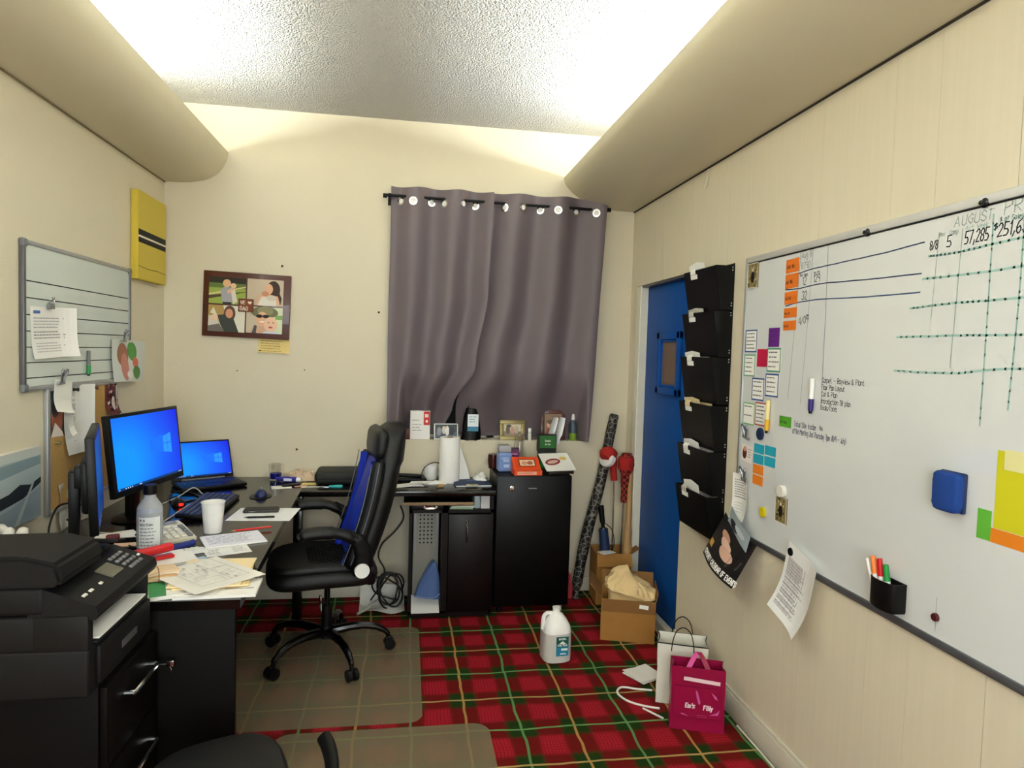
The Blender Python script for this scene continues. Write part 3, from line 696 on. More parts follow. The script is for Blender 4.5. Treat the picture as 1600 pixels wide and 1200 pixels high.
z = DT+.004
cable('white_cable', 'pale cable looping from the big monitor round to the keyboard', [(-1.075, 3.16, z), (-1.07, 3.45, z), (-1.06, 3.7, z), (-1.09, 3.80, z), (-1.13, 3.79, z+.03), (-1.18, 3.7, z), (-1.22, 3.45, z), (-1.25, 3.3, z)], .0035, 'cable_white')
cable('white_cable', 'pale cable lying across the desk behind the sanitizer bottle', [(-1.30, 3.02, z), (-1.18, 3.0, z), (-1.08, 2.98, z), (-1.0, 2.99, z)], .003, 'cable_white')
cable('black_cable', 'black cables tangled between laptop and big monitor', [(-1.26, 3.86, z), (-1.13, 3.78, z), (-1.06, 3.66, z), (-1.15, 3.58, z), (-1.22, 3.68, z), (-1.2, 3.8, z+.01), (-1.05, 3.74, z)], .004, 'cable_black')
cable('black_cable', 'black cable rising from the desk to the edge-on monitor', [(-1.36, 2.80, z), (-1.37, 2.82, .86), (-1.35, 2.84, .935), (-1.28, 2.80, .96), (-1.19, 2.72, .965)], .004, 'cable_black')
cable('black_cable', 'thin black lead hanging behind the edge-on monitor', [(-1.30, 2.72, z), (-1.27, 2.74, .84), (-1.22, 2.72, .90), (-1.25, 2.70, .92), (-1.2, 2.68, .94)], .003, 'cable_black')
# ================================================================ curtains
RZ0, RZ1, RX0, RX1, RY = 2.545, 2.54, -.155, 1.28, 4.235
rod = thing('curtain_rod', 'thin black curtain rod above the window', 'curtain rod', (.56, RY, 2.543))
bm = nb(); add_cyl(bm, (RX0-.56, 0, .004), (RX1-.56, 0, -.004), .0085, n=14); obj('pole', bm, 'black_plastic', rod)
for s in (RX0, RX1):
    bm = nb(); add_cyl(bm, (s-.56-.012, 0, .0), (s-.56+.012, 0, .0), .013, n=14); obj('end_cap', bm, 'black_plastic', rod)
for s in (RX0+.03, RX1-.035):
    bm = nb(); box2(bm, (s-.56-.008, .0, -.02), (s-.56+.008, YB-RY+.002, -.004)); box2(bm, (s-.56-.014, YB-RY-.008, -.045), (s-.56+.014, YB-RY, .03)); obj('bracket', bm, 'black_plastic', rod, smooth=False)
def curtain(label, xt, xb, zb, folds, ph, grom, inner):
    """xt/xb: left,right x at top and bottom as functions of height; folds waves round the rod"""
    t = thing('curtain', label, 'curtain', ((xt[0]+xt[1])/2, RY, 1.05), 0, 'grey curtain panels'); O = Vector(t.location)
    NU, NV = 120, 46
    def wave(u, v):
        am = .036*(1-.2*v)*(1 if v < .5 else 1-.2*(v-.5))
        return am*math.sin(2*PI*folds*u+ph)+.012*v*math.sin(5*u*PI+1.3+2*v)
    def f(u, v):
        z = 2.605-(2.605-zb(u))*v
        l, r = xt[0]+(xb[0](v)-xt[0]), xt[1]+(xb[1](v)-xt[1])
        x = l+(r-l)*u+.004*math.sin(9*v+u*20)*v
        y = RY+wave(u, v)
        if z < 1.5:   # tucked back over the window sill between the wall edges
            k = (1.5-z)/.47; k = k*k*(3-2*k); e = min(1, max(0, (x-(NX0+.012))/.04))*min(1, max(0, (NX1-.012-x)/.04)); e = e*e*(3-2*e)
            y += k*(.165*e - .012*(1-e))
            if x < NX0+.012 or x > NX1-.012: y = min(y, YB-.012)
        z += .006*math.sin(2*PI*folds*u+ph+.8)*(1-v)
        return Vector((x, y, z))-O
    bm = nb(); add_sheet(bm, f, NU, NV, .003); obj('cloth', bm, 'curtain_cloth', t, ang=80)
    # steel eyelets where the cloth crosses the rod
    for g in grom:
        p = f(g, .055); q = f(g+.01, .055); d = (q-p).normalized(); n = Vector((d.y, -d.x, 0)).normalized()
        if n.y > 0: n = -n
        bm = nb(); x_, y_, d_ = frame_of(n); R = []
        for a in [2*PI*k/24 for k in range(24)]:
            rr = x_*math.cos(a)+y_*math.sin(a)
            R.append([p+rr*ra+n*h for ra, h in ((.0165, -.004), (.0165, .006), (.026, .006), (.027, .003), (.027, -.004))])
        loft(bm, R, False, True); e = obj('eyelet', bm, 'chrome', t)
        bm = nb(); loft(bm, [[p+(x_*math.cos(a)+y_*math.sin(a))*.016+n*h for a in [2*PI*k/24 for k in range(24)]] for h in (-.0035, .0035)]); obj('eyelet_hole', bm, 'white_plastic', e)
    # hem band
    bm = nb(); add_sheet(bm, lambda u, v: f(.004+.992*u, .985+.012*v)+Vector((0, -.004, 0)), 60, 1, .003); obj('hem', bm, 'curtain_cloth', t, ang=80)
    return t
def lerp(pts, v):
    for (a, x), (b, y) in zip(pts[:-1], pts[1:]):
        if v <= b: k = (v-a)/(b-a); k = k*k*(3-2*k); return x+(y-x)*k
    return pts[-1][1]
curtain('grey curtain panel on the left, its inner edge pulled aside at the foot', (-.118, .52), (lambda v: -.118-.004*v, lambda v: lerp([(0, .52), (.4, .50), (.7, .43), (.87, .30), (1, .235)], v)),
        lambda u: 1.06-.02*min(1, u*4), 2.6, .94, (.10, .215, .39, .52, .70, .83), 1)
curtain('grey curtain panel on the right, hanging straight', (.525, 1.262), (lambda v: lerp([(0, .525), (.4, .49), (.7, .41), (.87, .32), (1, .33)], v), lambda v: 1.262-.07*v),
        lambda u: 1.04-.015*u, 2.6, 1.57, (.10, .25, .42, .56, .74, .91), -1)

# ================================================================ wooden frame and note on back wall
fr = thing('photo_frame', 'dark wooden collage frame with four photos hung crooked on the wall', 'picture frame'); place(fr, 'B', (-.973, YB, 1.836), math.radians(-1.5))
bm = nb(); add_box(bm, (0, 0, .012), (.508, .395, .022), None, .003); obj('board', bm, 'mahogany', fr)
def photo(w, h, shapes, bg):
    p = Print(w, h, bg, .001)
    for s in shapes:
        k = s[0]
        if k == 'r': p.rect(*[a*b for a, b in zip(s[1:5], (w, h, w, h))], s[5])
        elif k == 'e': p.ell(s[1]*w, s[2]*h, s[3]*w, s[4]*h, s[5], a=(s[6] if len(s) > 6 else 0))
        elif k == 'p': p.poly([(x*w, y*h) for x, y in s[1]], s[2])
    return p
SK, SKD = '#d9a988', '#b98262'
P1 = [('r', -.5, -.5, 1, .6, '#8fa046'), ('r', -.5, .1, 1, .2, '#5c7033'), ('r', -.5, .28, 1, .22, '#2a2418'), ('p', [(-.5, -.2), (.5, .15), (.5, .2), (-.5, -.13)], '#c9bd85'), ('p', [(-.5, -.33), (.5, -.02), (.5, .0), (-.5, -.2)], '#4d3c22'), ('p', [(-.12, -.5), (-.19, .02), (-.08, .16), (.12, .12), (.2, -.1), (.1, -.5)], '#9a9aa0'), ('e', -.02, .28, .11, .15, '#d8b070'), ('e', .01, .27, .08, .12, SK), ('e', .16, .20, .08, .10, '#e0b895'), ('p', [(.08, .1), (.2, .08), (.28, -.4), (.16, -.5)], '#d2c7b8'), ('p', [(-.02, .0), (.16, .12), (.19, .06), (.02, -.12)], SK), ('r', -.12, -.5, .24, .07, '#1b1a22')]
P2 = [('e', .22, .12, .19, .34, '#3a2318'), ('p', [(.3, .3), (.46, -.2), (.42, -.5), (.2, -.3)], '#3d261a'), ('p', [(-.25, -.5), (-.18, -.1), (.0, -.03), (.35, -.12), (.43, -.5)], SK), ('p', [(-.2, -.5), (-.1, -.16), (.28, -.18), (.33, -.5)], '#d8d2c6'), ('e', .10, .14, .11, .2, SK), ('e', -.0, -.04, .1, .09, SKD), ('e', .17, -.2, .14, .1, '#c9bfae')]
P3 = [('r', -.5, .1, .45, .4, '#a98a4e'), ('p', [(-.1, .5), (.5, .5), (.5, -.5), (.1, -.5)], '#d9d4c4'), ('e', .08, .2, .16, .3, '#5a3722'), ('p', [(-.25, .12), (-.05, .16), (.2, -.02), (.34, -.5), (-.1, -.5)], '#33362f'), ('e', .07, .2, .1, .18, '#c98f6f'), ('p', [(-.5, -.5), (-.48, .1), (-.3, .08), (-.08, -.44), (-.1, -.5)], '#cfc8bb'), ('e', -.33, .02, .1, .12, '#e3bfa2'), ('p', [(-.45, .2), (-.36, .42), (-.25, .1)], '#d8d0bc'), ('p', [(-.5, -.3), (-.2, -.2), (-.05, -.5), (-.5, -.5)], '#6d655c')]
P4 = [('r', .25, -.5, .25, 1, '#cfd6b4'), ('r', .3, .05, .2, .16, '#7fa35a'), ('e', .0, .30, .38, .22, '#6d6a4c'), ('e', .02, .36, .22, .18, '#8a8560'), ('e', -.06, .02, .17, .30, SK), ('e', -.14, .15, .09, .07, '#14100e'), ('e', .04, .15, .09, .07, '#14100e'), ('e', -.06, -.06, .07, .03, '#f2e6dc'), ('p', [(-.4, -.5), (-.3, -.2), (.0, -.25), (.05, -.5)], '#caa285'), ('p', [(-.34, -.5), (-.27, -.2), (-.2, -.22), (-.22, -.5)], '#4a4a58'), ('e', .18, -.15, .19, .29, '#e6bd9e'), ('e', .12, -.08, .025, .02, '#3a2a20'), ('e', .25, -.08, .025, .02, '#3a2a20'), ('e', .18, -.26, .06, .035, '#b85a4c'), ('p', [(-.05, -.5), (.02, -.42), (.35, -.42), (.42, -.5)], '#cfcfdc')]
for sh, bg, cx, cy in ((P1, '#6d7f3a', -.114, .082), (P2, '#bfae97', .106, .085), (P3, '#b9a878', -.114, -.087), (P4, '#c0b29a', .106, -.084)):
    o = photo(.212, .16, sh, bg).obj('photograph', print_mat('photo_gloss', .35), fr); o.location = (cx, cy, .0245)
pq = Print(.088, .08, '#7a3f22', .003).frame(.004, '#5a2a16').text('WE', -.03, .006, .02, '#f0dcc8', .004)
pq.poly([(.0225, .0065), (.034, .018), (.034, .022), (.030, .0255), (.026, .0255), (.0225, .021), (.019, .0255), (.015, .0255), (.011, .022), (.011, .018)], '#f0dcc8')
pq.text('DAD', -.033, -.03, .023, '#f0dcc8', .0045, adv=2.0); o = pq.obj('plaque', None, fr); o.location = (-.004, .0, .0285)
nt_ = Print(.185, .088, '#d8c07c', .0008, warp=lambda x, y: (x, y, .012*max(0, -y/.044)**2*.8+.004*(x/.09)**2)).lines(-.078, .026, .15, 5, .0155, '#8f7c46', .0045)
nt_.ell(-.08, -.034, .006, .004, '#2a2416'); o = nt_.obj('yellow_note'); tag(o, 'handwritten yellow note tucked under the wooden photo frame', 'note'); place(o, 'B', (-.815, YB-.004, 1.595), math.radians(-2))

# ================================================================ left wall
lbW, lbH, lbY, lbZ = .992, .58, 3.276, 1.684
lb = thing('ruled_whiteboard', 'small silver-framed whiteboard ruled with black lines on the left wall', 'whiteboard'); place(lb, 'L', (XL, lbY, lbZ))
bm = nb(); add_box(bm, (0, 0, .007), (lbW-.02, lbH-.02, .012)); obj('panel', bm, 'whiteboard_small', lb, smooth=False)
for cx, cy, sx, sy in ((0, lbH/2-.009, lbW, .018), (0, -lbH/2+.009, lbW, .018), (-lbW/2+.009, 0, .018, lbH), (lbW/2-.009, 0, .018, lbH)):
    bm = nb(); add_box(bm, (cx, cy, .01), (sx, sy, .02), None, .004); obj('frame_rail', bm, 'alu_dark' if sx < sy else 'alu_frame', lb)
for sx in (-1, 1):
    for sy in (-1, 1):
        bm = nb(); add_box(bm, (sx*(lbW/2-.013), sy*(lbH/2-.013), .011), (.032, .032, .024), None, .008); obj('corner_cap', bm, 'grey_plastic', lb)
for k, y in enumerate((.135, .07, .005, -.058, -.12, -.18, -.24)):
    p = Print(lbW-.05, .0045, '#15181a', .0004); o = p.obj('ruled_line', None, lb); o.location = (.002, y, .0134)
BS = XL+.0135
def on_left(o, y, z, ang=0, dx=.001): return place(o, 'L', (BS+dx, y, z), ang)
pp = Print(.30, .205, '#ecebe6', .0006, warp=lambda x, y: (x, y, .03*max(0, (x-.05)/.1)**2+.012*max(0, (-y)/.1)**2))
pp.rect(-.13, .075, .05, .012, '#4a6aa8').lines(-.13, .055, .25, 4, .012, '#a2a2a6', .004).lines(-.13, -.0, .25, 3, .012, '#8c8c92', .0045).lines(-.12, -.045, .22, 4, .011, '#b4b4b8', .004)
o = on_left(pp.obj('printed_form'), 2.985, 1.625, math.radians(2)); tag(o, 'printed form with blue logo clipped to the small whiteboard', 'paper')
def binder_clip(label, m='steel_grey'):
    t = thing('binder_clip', label, 'clip'); bm = nb()
    add_prism(bm, [(-.02, 0), (.02, 0), (.016, .022), (-.016, .022)], .0, .012); obj('jaw', bm, m, t, smooth=False)
    for s in (-1, 1):
        bm = nb(); add_tube(bm, [(s*.012, .02, .006), (s*.018, .035, .01), (s*.008, .046, .014), (0, .03, .012)], .002, 6, sub=4); obj('wire_arm', bm, 'chrome', t)
    return t
on_left(binder_clip('grey binder clip holding the printed form'), 2.965, 1.72, 0, .004)
def magnet_clip(label):
    t = thing('magnet_clip', label, 'clip')
    for s in (-1, 1):
        bm = nb(); add_tube(bm, [(s*.004, -.012, .008), (s*.012, .012, .014), (s*.022, .03, .02), (s*.016, .042, .02), (s*.005, .02, .012)], .0045, 8, sub=5); obj('spring_arm', bm, 'steel_grey', t)
    bm = nb(); add_box(bm, (0, -.014, .006), (.05, .012, .01), None, .003); obj('jaw', bm, 'steel_grey', t)
    return t
nn = Print(.145, .135, '#ecebe4', .0006, warp=lambda x, y: (x, y, .02*max(0, -y/.07)**2)).lines(-.05, -.05, .1, 1, .01, '#b8b6ae', .003)
o = on_left(nn.obj('blank_note'), 3.06, 1.357, math.radians(-8), .008); tag(o, 'blank white note clipped to the foot of the small whiteboard', 'note')
on_left(magnet_clip('dark spring clip holding the blank note'), 3.03, 1.43, 0, .012)
mk = thing('marker', 'green-capped marker stuck upright on the small whiteboard', 'marker'); on_left(mk, 3.29, 1.495, 0, .001)
bm = nb(); add_cyl(bm, (0, .055, .008), (0, -.015, .008), .0075, n=12); obj('barrel', bm, 'grey_plastic', mk)
bm = nb(); add_cyl(bm, (0, -.013, .008), (0, -.052, .008), .0088, n=12); obj('cap', bm, 'green_marker', mk)
bm = nb(); add_cyl(bm, (0, -.052, .008), (0, -.06, .008), .006, n=10); obj('cap_tip', bm, 'black_plastic', mk)
# printed bag hanging from the board corner
bgp = Print(.33, .21, '#c3c6c0', .0008, warp=lambda x, y: (x*(1-.16*max(0, -y/.1)), y, .035*(1-(x/.165)**2)*(.4+.6*max(0, (.1-y)/.2))+.03*max(0, x/.165)**2))
for x, y, rx, ry, c in ((-.08, .03, .05, .06, '#8e5c48'), (-.07, -.03, .035, .07, '#b3776a'), (.02, .05, .055, .05, '#3f8a33'), (.05, -.01, .035, .028, '#c25a48'), (.06, -.06, .05, .035, '#3a7d30'), (-.03, -.07, .03, .02, '#d8d4cc')):
    bgp.ell(x, y, rx, ry, c)
o = on_left(bgp.obj('produce_bag', print_mat('photo_gloss', .35)), 3.69, 1.497, math.radians(-1), .012); tag(o, 'clear bag printed with apples clipped to the small whiteboard', 'bag')
on_left(magnet_clip('dark spring clip holding the apple-printed bag'), 3.60, 1.612, 0, .03)
# yellow canvas (plain stand-in picture)
cv = thing('yellow_canvas', 'yellow canvas picture with a black band hung in the corner', 'picture'); place(cv, 'L', (XL, 4.005, 2.165))
bm = nb(); add_box(bm, (0, 0, .021), (.40, .468, .038), None, .003); obj('canvas', bm, 'yellow_canvas', cv)
bp_ = Print(.398, .46, '#c8b246', .0004).rect(-.199, -.04, .398, .07, '#161412').rect(-.199, -.012, .398, .010, '#e4dcc4')
bp_.strokes([[(-.195, -.165), (-.05, -.172), (.08, -.166), (.195, -.174)]], .003, '#2a2614')
o = bp_.obj('painted_face', None, cv); o.location = (0, 0, .0406)
# cork board and what is pinned to it
cb = thing('cork_board', 'narrow cork board with a grey edge below the small whiteboard', 'cork board'); place(cb, 'L', (XL, 3.28, 1.135))
bm = nb(); add_box(bm, (0, 0, .006), (.63, .50, .011)); obj('cork_sheet', bm, 'cork', cb, smooth=False)
for cx, cy, sx, sy in ((-.32, 0, .022, .53), (.32, 0, .022, .53), (0, .258, .64, .018), (0, -.258, .64, .018)):
    bm = nb(); add_box(bm, (cx, cy, .009), (sx, sy, .018), None, .003); obj('frame_rail', bm, 'alu_frame', cb)
CS = XL+.0125
def on_cork(o, y, z, ang=0, dx=.001): return place(o, 'L', (CS+dx, y, z), ang)
ph_ = photo(.15, .20, [('r', -.5, .2, .3, .3, '#38484a'), ('e', .0, -.05, .3, .35, '#a4583a'), ('e', .05, -.2, .25, .25, '#8d4228'), ('e', -.1, .1, .2, .2, '#3a2f30'), ('r', -.5, -.1, .2, .4, '#5d6672'), ('p', [(-.3, -.5), (-.1, -.2), (.3, -.4), (.4, -.5)], '#d8cfc4')], '#48332c')
o = on_cork(ph_.obj('snapshot', print_mat('photo_gloss', .35)), 3.03, 1.29, math.radians(-3)); tag(o, 'reddish snapshot pinned to the left of the cork board', 'photo')
lp_ = Print(.215, .30, '#dcdbd6', .0006, warp=lambda x, y: (x, y, .025*max(0, x/.1)**2+.02*max(0, -y/.15)**2))
lp_.lines(-.04, .08, .03, 10, .02, '#aeaeb0', .006)
for k, yy in enumerate((.10, .04, -.01, -.07)): lp_.rect(-.045, yy, .03, .028, '#bdbdbf')
lp_.rect(-.04, .125, .03, .008, '#3a3a3c'); o = on_cork(lp_.obj('long_list'), 3.19, 1.25, math.radians(-1), .004); tag(o, 'long white list pinned in the middle of the cork board', 'paper')
cp_ = Print(.04, .09, '#e9e6de', .0006, warp=lambda x, y: (x, y, .012*(y/.045)**2)); o = on_cork(cp_.obj('paper_slip'), 3.085, 1.235, math.radians(12), .03); tag(o, 'small curled white slip over the red snapshot', 'paper')
rb = Print(.135, .20, '#5b1f22', .0008, warp=lambda x, y: (x+.03*max(0, -y/.1)**1.5, y, .03*max(0, -y/.1)**2)); r_ = random.Random(5)
for _ in range(46): rb.ell(r_.uniform(-.055, .055), r_.uniform(-.09, .085), r_.uniform(.004, .012), r_.uniform(.004, .01), r_.choice(['#d9c7c0', '#8e2b2c', '#2a0e12', '#b7837c', '#e8ded8']), 8)
rb.ell(0, .0, .03, .05, '#2a0e12').ell(0, -.01, .018, .035, '#d4c3bd'); o = on_cork(rb.obj('patterned_cloth'), 3.545, 1.30, 0, .004); tag(o, 'maroon and white patterned cloth hanging at the right of the cork board', 'cloth')
for k, (y, z, c, lb_) in enumerate(((3.16, 1.38, 'black_plastic', 'black push pin holding the long list'), (3.36, 1.375, 'mahogany', 'brown push pin stuck in bare cork beside the maroon cloth'), (3.02, 1.165, 'brass', 'brass push pin low on the left of the cork board'))):
    bm = nb(); add_lathe(bm, [(.001, 0), (.008, 0), (.006, .004), (.005, .014), (.009, .017), (.008, .02), (.001, .021)], 12); o = on_cork(obj('push_pin', bm, c), y, z, 0, .006 if k == 0 else 0); tag(o, lb_, 'pin', 'push pins in the cork board')
# snow landscape picture, cut by the left edge
sn = thing('snow_picture', 'frameless canvas print of a snowy shoreline at the left edge', 'picture'); place(sn, 'L', (XL, 2.60, 1.035))
bm = nb(); add_box(bm, (0, 0, .014), (.55, .28, .026), None, .002); obj('canvas', bm, 'off_white', sn)
q = Print(.548, .278, '#9fb0b2', .0004); q.rect(-.274, .105, .548, .034, '#c3c9c2').poly([(-.274, .03), (.274, .07), (.274, .105), (-.274, .09)], '#7e9196').poly([(-.274, -.03), (.274, .0), (.274, .07), (-.274, .03)], '#a9b6b6')
q.poly([(-.274, -.11), (.0, -.06), (.15, -.045), (.274, -.005), (.274, .018), (.2, .0), (.13, .012), (.06, -.01), (-.05, -.02), (-.274, -.04)], '#20262a').poly([(-.274, -.139), (.274, -.139), (.274, -.02), (.1, -.06), (-.274, -.12)], '#8b9ca4')
q.poly([(.09, -.139), (.12, -.139), (.23, .01), (.22, .015)], '#aab4b4'); o = q.obj('painted_face', None, sn); o.location = (0, 0, .0276)
# papers stuck to the wall behind the edge-on monitor
for k, (y, z, w_, h_, a, lb_) in enumerate(((3.11, .885, .14, .20, 3, 'wrinkled white paper taped to the wall under the cork board'), (3.24, .875, .15, .18, -4, 'second white paper taped to the wall behind the edge-on monitor'))):
    p = Print(w_, h_, '#cfc8b8' if k else '#d8d4cb', .0006, warp=lambda x, y: (x, y, .006*math.sin(x*60)*math.sin(y*40)+.012*(x/.07)**2)); p.lines(-.05, .06, .06, 2, .012, '#9a968c', .004)
    o = p.obj('wall_paper_note'); tag(o, lb_, 'paper'); place(o, 'L', (XL+.008+.004*k, y, z), math.radians(a))
# cotton sprig ornament at the left edge
cs_ = thing('cotton_sprig', 'white cotton sprig ornament behind the printer at the left edge', 'ornament', (-1.345, 2.45, DT)); r_ = random.Random(9)
bm = nb(); add_lathe(bm, [(.001, 0), (.03, 0), (.035, .03), (.022, .07), (.018, .08), (.001, .08)], 18); obj('pot', bm, 'off_white', cs_)
for k in range(9):
    a = k*2.4; rr = .03+.035*(k % 3)/2; p = Vector((rr*math.cos(a), rr*math.sin(a), .13+.05*((k*7) % 5)/5))
    bm = nb(); add_tube(bm, [(0, 0, .07), (p.x*.5, p.y*.5, .10), p], .0025, 6, sub=3); st = obj('stem', bm, 'kraft_dark', cs_)
    bm = nb(); bmesh.ops.create_icosphere(bm, subdivisions=2, radius=.019)
    for v in bm.verts: v.co *= 1+.25*noise.noise(v.co*60+Vector((k, 0, 0)))
    bmesh.ops.translate(bm, vec=p+Vector((0, 0, .015)), verts=bm.verts); obj('cotton_boll', bm, 'white_fabric', st)
    bm = nb(); add_sheet(bm, lambda u, v: p+Vector((.05*u*math.cos(a+1), .05*u*math.sin(a+1), -.02*u))+Vector((-math.sin(a+1), math.cos(a+1), 0))*((v-.5)*.03*math.sin(PI*min(.98, u+.02))), 5, 2, .001); obj('leaf', bm, 'leaf_green', st)
# ================================================================ big whiteboard on the right wall
WY1, WY0, WZ1, WZ0 = 2.746, .306, 2.041, .819
WC = ((WY0+WY1)/2, (WZ0+WZ1)/2); WW, WH = WY1-WY0, WZ1-WZ0
wb = thing('large_whiteboard', 'large wall whiteboard with handwritten sales tables on the right wall', 'whiteboard'); place(wb, 'R', (XR, WC[0], WC[1]))
bm = nb(); add_box(bm, (0, 0, .006), (WW-.02, WH-.02, .011)); obj('panel', bm, 'whiteboard_face', wb, smooth=False)
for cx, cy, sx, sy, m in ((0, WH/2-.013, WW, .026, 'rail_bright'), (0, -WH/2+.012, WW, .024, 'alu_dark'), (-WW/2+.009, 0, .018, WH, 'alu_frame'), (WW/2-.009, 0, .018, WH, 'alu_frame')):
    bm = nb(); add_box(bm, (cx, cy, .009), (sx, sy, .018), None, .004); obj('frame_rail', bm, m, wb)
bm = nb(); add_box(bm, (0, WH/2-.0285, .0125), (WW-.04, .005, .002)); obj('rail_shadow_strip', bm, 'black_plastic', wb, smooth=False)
for y in (1.964, 1.522, .9):
    bm = nb(); add_lathe(bm, [(.001, 0), (.012, 0), (.013, .006), (.007, .009), (.006, .018), (.001, .019)], 16); o = obj('mounting_knob', bm, 'dark_steel', wb); o.location = (WC[0]-y, WH/2-.022, .012)
def wloc(y, z): return (WC[0]-y, z-WC[1])
def ink(name, lines, wd, c):
    """marker strokes given as lists of (Y, z) on the board"""
    bm = nb(); lay = bm.loops.layers.float_color.new('ink'); cc = col(c)
    for ln in lines:
        for q in ribbon_quads([wloc(*p) for p in ln], wd):
            f = bm.faces.new([bm.verts.new((x, y, .0119)) for x, y in q])
            for l in f.loops: l[lay] = cc
    me = bpy.data.meshes.new(name); bm.to_mesh(me); bm.free(); me.materials.append(print_mat('marker_ink', .4)); o = bpy.data.objects.new(name, me); COL.objects.link(o); o.parent = wb; return o
def write(txt, y, z, h, c, wd=None, **k):
    fit = k.pop('fit', None); T_ = text_lines(txt, 0, 0, h, **k)
    q = fit/max(p[0] for s in T_ for p in s) if fit else 1
    L_ = [[(y-px*q, z+pz) for px, pz in s] for s in T_]
    return ink('marker_writing', L_, wd or h*.11, c)
def hand(pts, wob=.002, seed=1):
    r = random.Random(seed); P = spline([(a, b, 0) for a, b in pts], 8); return [(p.x, p.y+r.uniform(-wob, wob)*.5) for p in P]
BLK, NVY, GRN, FNT = '#2c2f36', '#2b3c63', '#5f9c8c', '#9aa0a4'
for k, (a, c) in enumerate((([(2.433, 1.912), (2.3, 1.935), (2.1, 1.94), (1.9, 1.943), (1.725, 1.951)], NVY), ([(2.43, 1.876), (2.34, 1.873), (2.2, 1.878), (1.95, 1.868), (1.73, 1.862)], NVY), ([(2.424, 1.811), (2.34, 1.82), (2.2, 1.822), (1.95, 1.812), (1.731, 1.808)], '#33507a'))):
    ink('marker_line', [hand(a, .001, k)], .0042, c)
for a, wd in (([(2.339, 2.015), (2.35, 1.8), (2.379, 1.45)], .003), ([(2.262, 2.009), (2.27, 1.8), (2.294, 1.44)], .0022), ([(2.173, 2.012), (2.168, 1.75), (2.168, 1.427)], .0035)): ink('marker_line', [hand(a, .001, 4)], wd, '#8b9298')
for k, a in enumerate(([(1.705, 1.908), (1.6, 1.905), (1.45, 1.912), (1.2, 1.915), (.9, 1.92)], [(1.722, 1.845), (1.5, 1.842), (1.2, 1.85), (.9, 1.85)], [(1.765, 1.763), (1.6, 1.768), (1.41, 1.767), (.9, 1.77)], [(1.812, 1.679), (1.6, 1.68), (1.40, 1.678), (.9, 1.68)], [(1.815, 1.578), (1.6, 1.577), (1.397, 1.595), (.9, 1.59)])): ink('marker_line', [hand(a, .001, k)], .0062, '#98bfb4')
for a, wd, c in (([(1.672, 1.965), (1.684, 1.73)], .0025, '#a4b0ac'), ([(1.592, 1.965), (1.6, 1.75), (1.607, 1.592)], .0028, '#9fb0aa'), ([(1.498, 1.985), (1.498, 1.7), (1.5, 1.446)], .0048, '#93b5ab'), ([(1.41, 1.985), (1.412, 1.75), (1.422, 1.494)], .0045, '#8ab0a6')): ink('marker_line', [hand(a, .0006, 7)], wd, c)
write('Aug 8', 2.332, 1.985, .022, '#868c92', .0025, jit=.3); write('8790', 2.33, 1.945, .024, '#8d9398', .0025, jit=.3)
write('Rev Camp', 2.335, 1.917, .010, NVY, .0016, jit=.3); write('Ins Ofc', 2.25, 1.917, .010, NVY, .0016, jit=.3)
write('12', 2.318, 1.884, .030, BLK, .0028, jit=.2); write('129', 2.248, 1.888, .026, BLK, .0028, jit=.2)
write('32', 2.318, 1.829, .030, BLK, .0028, jit=.2); write('4/09', 2.33, 1.735, .026, BLK, .0028, jit=.2, rise=.15); write('7%', 2.285, 1.755, .016, BLK, .0022, jit=.2)
write('8/8', 1.703, 1.925, .024, BLK, .003, jit=.15, slant=.1, fit=.028); write('5', 1.643, 1.925, .030, BLK, .0032, jit=.1, slant=.1, fit=.016)
write('57,285', 1.583, 1.924, .032, BLK, .0034, jit=.1, slant=.15, fit=.075); write('$', 1.494, 1.944, .018, '#1c4a60', .003, fit=.009); write('251,630', 1.483, 1.927, .032, BLK, .0034, jit=.1, slant=.15, fit=.10)
write('AUGUST', 1.622, 1.975, .026, '#a3afa9', .0028, jit=.2, slant=.1, fit=.125); write('PROJECTION', 1.468, 1.98, .032, '#a3afa9', .003, jit=.2, slant=.1, fit=.25)
write('Rev', 1.672, 1.957, .012, '#a5b3ad', .002, jit=.3); write('Camp', 1.635, 1.957, .012, '#a5b3ad', .002, jit=.3); write('Act Week', 1.582, 1.959, .011, '#9fbab2', .0016, jit=.3, fit=.07); write('$ of Sales', 1.478, 1.962, .012, '#8fb0a8', .002, jit=.3)
for k, (t, y, z) in enumerate((('Carpet - Bayview & Plant', 2.168, 1.524), ('Floor Plan Layout', 2.168, 1.499), ('Cal & Plan', 2.168, 1.475), ('Introduction TB plan', 2.168, 1.450), ('Goals/Tools', 2.168, 1.427))): write(t, y, z, .017, '#20232e', .002, jit=.35, adv=.75, fit=(.222, .125, .088, .16, .09)[k])
write('Total Site Insider', 2.325, 1.349, .019, '#2b3560', .0022, jit=.35, adv=.9, fit=.135); write('No', 2.168, 1.352, .017, '#2b3560', .0022, jit=.35); write('office Meeting 2nd Thursday 7pm (8/9 - July)', 2.335, 1.322, .019, '#2b3560', .002, jit=.35, adv=.75, fit=.315)
SX = XR-.0118
def on_board(o, y, z, ang=0, dz=.0002): return place(o, 'R', (SX-dz, y, z), math.radians(ang))
def note(name, label, ya, yb, za, zb, c, writing=None, ang=0, group=None, th=.001, border=None, rows=0, inkc='#3a2418', lift=.0012):
    w_, h_ = abs(ya-yb), abs(za-zb); p = Print(w_, h_, c, th)
    if border: p.frame(.006, border)
    if writing: p.text(writing, -w_*.42, -h_*.15, h_*.24, inkc, jit=.3, adv=.9)
    if rows: p.lines(-w_*.38, h_*.30, w_*.76, rows, h_*.8/rows, inkc, .0045)
    o = p.obj(name); on_board(o, (ya+yb)/2, (za+zb)/2, ang, lift); return tag(o, label, 'note', group)
